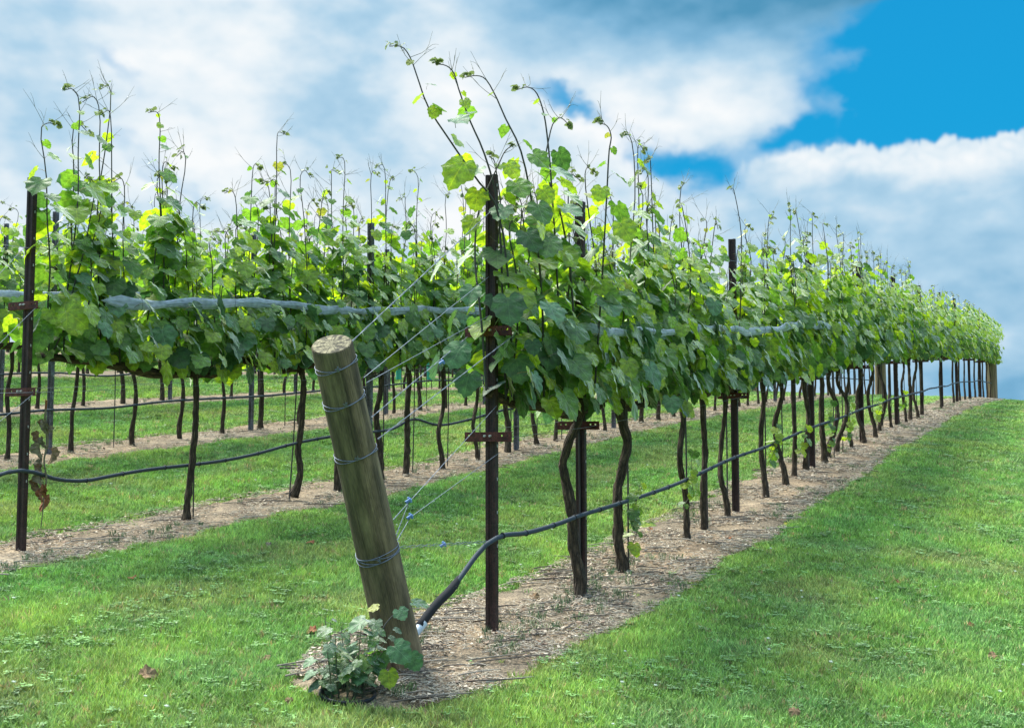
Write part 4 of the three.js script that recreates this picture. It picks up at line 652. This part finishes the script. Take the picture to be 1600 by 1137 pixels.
// ---------------------------------------------------------------- fallen leaves
{
  const r = rngOf(12), geos = [...Array(4)].map(() => leafGeo(r, 0, 3.2)), onGround = (px, py) => { let lo = 2.5, hi = 40; for (let i = 0; i < 40; i++) { const m = (lo + hi) / 2, p = at(px, py, m); if (p.y > ground(...toST(p.x, m))) lo = m; else hi = m; } return at(px, py, lo); };
  const F = [[222, 1070, 0.085, 'dry', 'curled brown leaf lying on the grass at bottom left'], [484, 856, 0.07, 'dryRed', 'reddish brown leaf on grass left of the leaning wooden post'], [420, 857, 0.045, 'dryGrey', 'small pale brown leaf on grass, left of the reddish one'], [204, 914, 0.055, 'dryRed', 'small red-brown leaf on grass below the left soil strip'], [492, 996, 0.07, 'dryRed', 'rust coloured leaf on the soil left of the wooden post\'s foot'], [420, 1040, 0.045, 'dry', 'small brown leaf at the left tip of the soil strip'], [832, 941, 0.075, 'dry', 'tan folded leaf on soil between front and second rusty posts'], [1302, 916, 0.07, 'dryGrey', 'pale dry leaf on the right lawn'], [1404, 916, 0.04, 'dryRed', 'small orange leaf on right lawn, right of the pale one'], [1244, 1122, 0.06, 'dry', 'brown leaf at the bottom edge of the right lawn'], [1020, 832, 0.07, 'dryRed', 'dark reddish crumpled leaf on soil right of the knobbly trunk'], [1138, 845, 0.07, 'dryRed', 'reddish leaf on soil below the third rusty post'], [1516, 984, 0.045, 'dryRed', 'small red-brown leaf on the far right lawn'], [452, 1106, 0.04, 'dry', 'tiny brown leaf on grass left of the black pot'], [1556, 1035, 0.05, 'dry', 'brown leaf near the right edge of the lawn'], [846, 1010, 0.05, 'dryRed', 'red-brown leaf on soil right of the front rusty post\'s foot']];
  F.forEach(([x, y, s, m, label], i) => { const o = solo('fallen_leaf', geos[i % 4], M[m], label, 'leaf', 'fallen dry leaves'); const p = onGround(x, y); leafMatrix(V3(0, 0, 0), V3(0.3 * spr(r), 1, 0.5), V3(spr(r), 0.1, spr(r)), s * 0.8).decompose(o.position, o.quaternion, o.scale); o.position.copy(p).add(V3(0, m === 'dry' || x < 500 ? 0.035 : 0.022, 0)); });
}

// ---------------------------------------------------------------- far side of the hill: trees, grow tubes, an unidentified red patch shaped as a flowering bush
{
  const r = rngOf(71);
  const tree = (px, D, h, crownW, label, trunkMat, low) => {
    const base = at(px, 600, D); base.y = ground(...toST(base.x, D)) - 0.1; const o = thing('tree', label, 'tree', base, 'trees beyond the vineyard', 0);
    const top = EYE + h - base.y, L = []; part('trunk', tube(spline([V3(0, -0.3, 0), V3(0.15, top * 0.35, 0), V3(-0.1, top * 0.8, 0)], 12), f => 0.24 * (1.2 - f), 8, { gnarl: 0.15, rv: 0.4 }), trunkMat, o);
    for (let k = 0; k < 3; k++) { const a = r() * 6.28; part('limb', tube(spline([V3(0.1, top * 0.42, 0), V3(Math.cos(a) * 0.9, top * 0.6, Math.sin(a) * 0.9), V3(Math.cos(a) * 1.6, top * 0.78, Math.sin(a) * 1.6)], 7), f => 0.09 * (1.1 - f), 6), trunkMat, o); }
    const cl = [...Array(26)].map(() => { const a = r() * 6.28, q = Math.sqrt(r()); return [Math.cos(a) * q * crownW, lerp(low, top, r()), Math.sin(a) * q * crownW, 0.5 + 0.7 * r()]; });
    for (let i = 0; i < 1700; i++) { const c = cl[i % 26], d = V3(spr(r), spr(r), spr(r)).multiplyScalar(c[3] * 1.3); L.push({ m: leafMatrix(V3(c[0], c[1], c[2]).add(d), V3(spr(r), 0.8, spr(r)), V3(spr(r), -0.5, spr(r)), 0.28 + 0.25 * r()), c: [0, 0, 5, 1][i % 4], v: 0.6 + 0.5 * r() }); }
    part('crown', foliageGeo(L, LGLO), FOLM, o);
  };
  const grey = std({ color: lin(0.30, 0.28, 0.26), map: barkMap, bumpMap: barkBump, bumpScale: 0.02, roughness: 0.95 });
  tree(560, 58, 7, 3.4, 'dark leafy tree far behind, left of the wooden post\'s top', M.bark, 2.2); tree(612, 55, 6.8, 3.0, 'dark tree far behind, between the wooden post and first green tube', M.bark, 2.0); tree(645, 60, 7.4, 3.2, 'dark tree far behind, between the two green tubes', M.bark, 2.2); tree(677, 50, 6.6, 2.0, 'grey-trunked tree far behind, right of the green tubes', grey, 3.6); tree(742, 62, 7.2, 2.4, 'dark tree far behind, left of the front rusty post', M.bark, 2.6); tree(500, 62, 7, 3.4, 'dark tree far behind the second row, farthest left', M.bark, 2.2);
  const tubeGeo = new THREE.CylinderGeometry(0.045, 0.05, 0.46, 14, 1, true), tm = new THREE.MeshPhysicalMaterial({ color: lin(0.03, 0.33, 0.24), roughness: 0.6, side: THREE.DoubleSide });
  [[619, 11.6, 'left one of two teal green grow tubes in the fourth row'], [664, 12.6, 'right one of two teal green grow tubes in the fourth row']].forEach(([px, s, label]) => { const o = thing('grow_tube', label, 'grow tube', rowPos(3, s, 0), 'green grow tubes'); part('tube_wall', tubeGeo, tm, o).position.y = 0.42; part('stake', new THREE.CylinderGeometry(0.009, 0.009, 0.9, 6), M.stake, o).position.set(0.055, 0.4, 0.02); });
  const b = at(583, 600, 40); b.y = ground(...toST(b.x, 40)); const L = [], o = thing('red_patch_bush', 'small bush of red flowers far behind, right of wooden post\'s top', 'bush', b, null, 0), red = [];
  const top = at(583, 577, 40).y - b.y; for (let i = 0; i < 260; i++) L.push({ m: leafMatrix(V3(0.3 * spr(r), lerp(0.1, top - 0.1, r()), 0.3 * spr(r)), V3(spr(r), 0.8, 0.6), V3(spr(r), -0.4, spr(r)), 0.12), c: 1, v: 0.8 });
  part('foliage', foliageGeo(L, LGLO), FOLM, o); for (let i = 0; i < 26; i++) { const s = new THREE.IcosahedronGeometry(0.055 + 0.04 * r(), 1); s.translate(0.28 * spr(r), top - 0.5 * r(), 0.2 + 0.16 * r()); red.push(s); } part('blossom', mergeGeometries(red), std({ color: lin(0.5, 0.05, 0.12), roughness: 0.7 }), o, 'stuff');
  part('stem', tube([V3(0, -0.1, 0), V3(0.02, top * 0.8, 0)], 0.02, 6), M.bark, o);
}

// ---------------------------------------------------------------- grass, clover, litter
function stuffGroup(name, label, category) { const g = new THREE.Group(); g.name = name; tag(g, label, category, null, 'stuff'); scene.add(g); return g; }
function inst(name, geo, mat, list, parent) {
  const m = new THREE.InstancedMesh(geo, mat, list.length), q = new THREE.Quaternion(), e = new THREE.Euler(), mm = new THREE.Matrix4(), c = new THREE.Color(); m.name = name; m.userData.kind = 'stuff';
  list.forEach((l, i) => { e.set(l.rx || 0, l.ry || 0, l.rz || 0, 'YXZ'); q.setFromEuler(e); mm.compose(l.p, q, l.s); m.setMatrixAt(i, mm); m.setColorAt(i, c.setRGB(...l.c)); }); parent.add(m); return m;
}
function tuftGeo(r, n, h, spread, wide) {
  const pos = [], idx = [], col = [];
  for (let k = 0; k < n; k++) {
    const tone = 0.6 + 0.8 * r(), warm = 0.9 + 0.35 * r(); for (let q = 0; q < 5; q++) col.push(tone * warm, tone, tone * 0.95);
    const a = r() * 6.28, q = Math.sqrt(r()) * spread, bx = Math.cos(a) * q, bz = Math.sin(a) * q, hh = h * (0.55 + 0.6 * r()), d = r() * 6.28, lx = Math.cos(d) * hh * (0.15 + 0.7 * r()), lz = Math.sin(d) * hh * (0.15 + 0.7 * r()), w = wide * (0.7 + 0.6 * r()), f = r() * 3.14, wx = Math.cos(f) * w, wz = Math.sin(f) * w, o = pos.length / 3;
    pos.push(bx - wx, -0.01, bz - wz, bx + wx, -0.01, bz + wz, bx + lx * 0.35 - wx * 0.85, hh * 0.6, bz + lz * 0.35 - wz * 0.85, bx + lx * 0.35 + wx * 0.85, hh * 0.6, bz + lz * 0.35 + wz * 0.85, bx + lx, hh, bz + lz);
    idx.push(o, o + 1, o + 3, o, o + 3, o + 2, o + 2, o + 3, o + 4);
  }
  const g = new THREE.BufferGeometry(); g.setAttribute('position', new THREE.Float32BufferAttribute(pos, 3)); g.setAttribute('color', new THREE.Float32BufferAttribute(col, 3)); g.setIndex(idx); g.computeVertexNormals(); return g;
}
const inView = (x, d, m = 1.3) => Math.abs(x) < d * 0.475 + m;
{
  const r = rngOf(2024), tufts = [[], [], []], clover = [], bloom = [];
  const bands = [[3.0, 5, 3000, 1], [5, 7.5, 1900, 1.1], [7.5, 11, 1050, 1.25], [11, 17, 480, 1.6], [17, 34, 150, 2.5]];
  for (const [d0, d1, dens, sc] of bands) {
    const w = d1 * 0.95 + 2.6, n = Math.round((d1 - d0) * w * dens);
    for (let i = 0; i < n; i++) {
      const d = lerp(d0, d1, r()), x = (r() - 0.5) * w; if (!inView(x, d)) continue;
      const [s, t] = toST(x, d); if (t < -20 || s > 34) continue;
      const sd = soilDepth(s, t), ed = sd + 0.09 * noise(s * 7, t * 7, 3) + 0.045 * spr(r) - 0.02;
      if (Math.hypot(x - POTX, d - POTD) < 0.088) continue;
      if (ed > 0.0) { if (!(r() < 0.03 && sd < 0.22)) continue; }
      const p1 = noise(s * 0.7, t * 0.7, 1), p2 = noise(s * 2.1, t * 2.1, 2), p3 = noise(s * 6, t * 6, 4), blueish = smooth(-0.1, 0.5, noise(s * 1.9 + 9, t * 1.9, 6) + 0.4 * p3), dry = smooth(0.12, 0.5, noise(s * 1.2, t * 1.2 + 5, 11) + 0.1 * p3 + (ed > -0.1 ? 0.14 : 0));
      let k = (0.96 + 0.30 * p2 + 0.26 * p3) * (0.62 + 0.76 * r()), g = [0.225 * k * (1 + 0.28 * p1 + 0.2 * p2), 0.43 * k, 0.092 * k];
      g = g.map((v, q) => lerp(lerp(v, [0.17, 0.36, 0.14][q] * k, blueish * 0.5), [0.40, 0.42, 0.17][q] * k, dry * 0.35)); if (r() < 0.035) g = [0.42 * k, 0.36 * k, 0.19 * k];
      const cl = smooth(0.05, 0.5, noise(s * 1.1 + 20, t * 1.1, 15) + 0.25 * noise(s * 4, t * 4, 16) + (ed > -0.35 ? 0.10 : 0)), p = W(s, t, 0);
      if (r() < 0.03 + cl * 0.09) { clover.push({ p, s: V3(sc, 0.8 + 0.7 * r(), sc).multiplyScalar(0.6 + 0.4 * r()), ry: r() * 6.28, rx: 0.3 * spr(r), c: [0.12 * k, 0.30 * k, 0.06 * k] }); if (d < 12 && r() < 0.03) bloom.push({ p: p.clone().add(V3(0, 0.045 + 0.02 * r(), 0)), s: V3(1, 0.85, 1).multiplyScalar(0.7 + 0.5 * r()), c: [0.62, 0.66, 0.56] }); if (r() < 0.2) continue; }
      const hh = (0.75 + 0.5 * r()) * (1 + 0.5 * p2) * (ed > -0.06 ? 0.8 : 1) * (0.9 + 0.1 * sc);
      tufts[Math.floor(r() * 3)].push({ p, s: V3(sc, hh, sc), ry: r() * 6.28, rx: 0.15 * spr(r), rz: 0.15 * spr(r), c: g });
    }
  }
  const gm = new THREE.MeshPhysicalMaterial({ color: lin(1.08, 0.99, 0.96), roughness: 0.75, transmission: 0.25, thickness: 0, side: THREE.DoubleSide, clearcoat: 0.3, clearcoatRoughness: 0.35 });
  gm.roughness = 0.95; const gmv = gm.clone(); gmv.vertexColors = true;
  const G = stuffGroup('lawn_grass', 'short mown green grass around and between the vine rows', 'grass'), gr = rngOf(5);
  tufts.forEach((l, k) => inst('grass_tuft', tuftGeo(gr, 13, 0.033, 0.030, 0.0021), gmv, l, G));
  const leaf3 = []; for (let k = 0; k < 9; k++) { const a = gr() * 6.28, q = 0.035 * Math.sqrt(gr()), h = 0.012 + 0.018 * gr(), f = gr() * 6.28; for (let i = 0; i < 3; i++) { const c = new THREE.CircleGeometry(0.0065, 6); c.scale(0.85, 1, 1); c.translate(0, 0.0068, 0); c.rotateX(-1.25 - 0.3 * gr()); c.rotateY(f + i * 2.094); c.translate(Math.cos(a) * q, h, Math.sin(a) * q); leaf3.push(c); } }
  inst('clover_leaf', mergeGeometries(leaf3), gm, clover, stuffGroup('clover_patch', 'dark green clover growing in patches through the lawn', 'clover'));
  const ball = []; for (let k = 0; k < 16; k++) { const b = new THREE.ConeGeometry(0.0022, 0.009, 4); b.translate(0, 0.007, 0); b.rotateX(gr() * 1.3); b.rotateY(gr() * 6.28); ball.push(b); }
  inst('clover_bloom', mergeGeometries(ball), M.white, bloom, stuffGroup('clover_flowers', 'small white clover heads dotted over the lawn', 'clover flowers'));
}
{
  const r = rngOf(808), straw = [], chip = [], twig = [], weed = [];
  ROWS.forEach((R, row) => {
    const n = [62000, 28000, 12000, 5000, 1500, 0][row];
    for (let i = 0; i < n; i++) {
      const s = R.s0 + (Math.min(R.s1, 24) - R.s0) * (q0 => q0 * (0.22 + 0.78 * q0))(r()), [a, b] = stripEdges(row, s), f = r(); if (b - a < 0.3 || s < R.s0 + 0.14 || r() > (b - a) / 0.8) continue;
      const t = lerp(a, b, f) - row * ROWGAP, x = P1X + UX * s + UD * t, d = P1D + UD * s - UX * t; if (!inView(x, d)) continue;
      if (noise(s * 2.4, t * 3.4, 9) + 0.35 * spr(r) < -0.12) continue;
      const p = W(s, t, 0.020 + 0.012 * r()), q = r(), k = 0.6 + 0.7 * r(), big = 0.62 + 0.045 * d;
      if (q < 0.70) straw.push({ p, s: V3(big * (0.2 + 0.5 * r()), big * 0.9, big * 0.9), ry: r() * 6.28, rz: 0.25 * spr(r), c: r() < 0.45 ? [0.60 * k, 0.53 * k, 0.42 * k] : r() < 0.6 ? [0.47 * k, 0.43 * k, 0.37 * k] : [0.38 * k, 0.29 * k, 0.21 * k] });
      else if (q < 0.93) chip.push({ p, s: V3(big, big, big).multiplyScalar(0.3 + 0.6 * r()), ry: r() * 6.28, rx: 0.5 * spr(r), rz: 0.5 * spr(r), c: r() < 0.6 ? [0.52 * k, 0.45 * k, 0.36 * k] : r() < 0.6 ? [0.28 * k, 0.21 * k, 0.16 * k] : [0.36 * k, 0.25 * k, 0.18 * k] });
      else if (q < 0.943) twig.push({ p: p.add(V3(0, 0.004, 0)), s: V3(0.4 + 0.8 * r(), 1, 1), ry: r() < 0.6 ? PHI * 0.3 + 0.6 * spr(r) : r() * 6.28, rz: 0.1 * spr(r), c: r() < 0.5 ? [0.12 * k, 0.10 * k, 0.085 * k] : [0.3 * k, 0.27 * k, 0.23 * k] });
      else if (noise(s * 1.5, t * 3, 30) > 0.1) weed.push({ p, s: V3(1, 1, 1).multiplyScalar(0.5 + 0.5 * r()), ry: r() * 6.28, c: [0.16 * k, 0.26 * k, 0.12 * k] });
    }
  });
  const sg = (() => { const a = tube([V3(-0.045, 0, 0), V3(-0.01, 0.004, 0.004), V3(0.045, 0, -0.003)], 0.0016, 4); return a; })();
  const cg = (() => { const sh = new THREE.Shape(); [[-0.018, -0.004], [-0.006, -0.011], [0.011, -0.008], [0.021, 0.001], [0.008, 0.009], [-0.009, 0.008]].forEach(([a, b], i) => i ? sh.lineTo(a, b) : sh.moveTo(a, b)); const g = new THREE.ExtrudeGeometry(sh, { depth: 0.002, bevelEnabled: false }); g.rotateX(-Math.PI / 2); const q = g.attributes.position; for (let i = 0; i < q.count; i++) q.setY(i, q.getY(i) + 14 * q.getX(i) * q.getX(i)); g.computeVertexNormals(); return g; })();
  const tg = tube(spline([V3(-0.13, 0, 0), V3(-0.05, 0.006, 0.012), V3(0.03, 0.002, -0.006), V3(0.13, 0.004, 0.01)], 9), f => 0.0032 * (1.2 - 0.6 * f), 6, { gnarl: 0.3 });
  const m = std({ color: lin(0.78, 0.77, 0.75), roughness: 0.95 }), G = stuffGroup('mulch_litter', 'dry straw, bark chips and twigs strewn on the bare soil under the vines', 'litter');
  inst('straw', sg, m, straw, G); inst('bark_chip', cg, m, chip, G); inst('twig', tg, m, twig, G);
  inst('weed_tuft', tuftGeo(rngOf(3), 12, 0.035, 0.04, 0.002), m, weed, stuffGroup('soil_weeds', 'sparse pale weeds sprouting from the bare soil', 'weeds'));
}

scene.traverse(o => { if (o.isMesh) { o.castShadow = true; o.receiveShadow = true; } });
renderer.render(scene, camera);
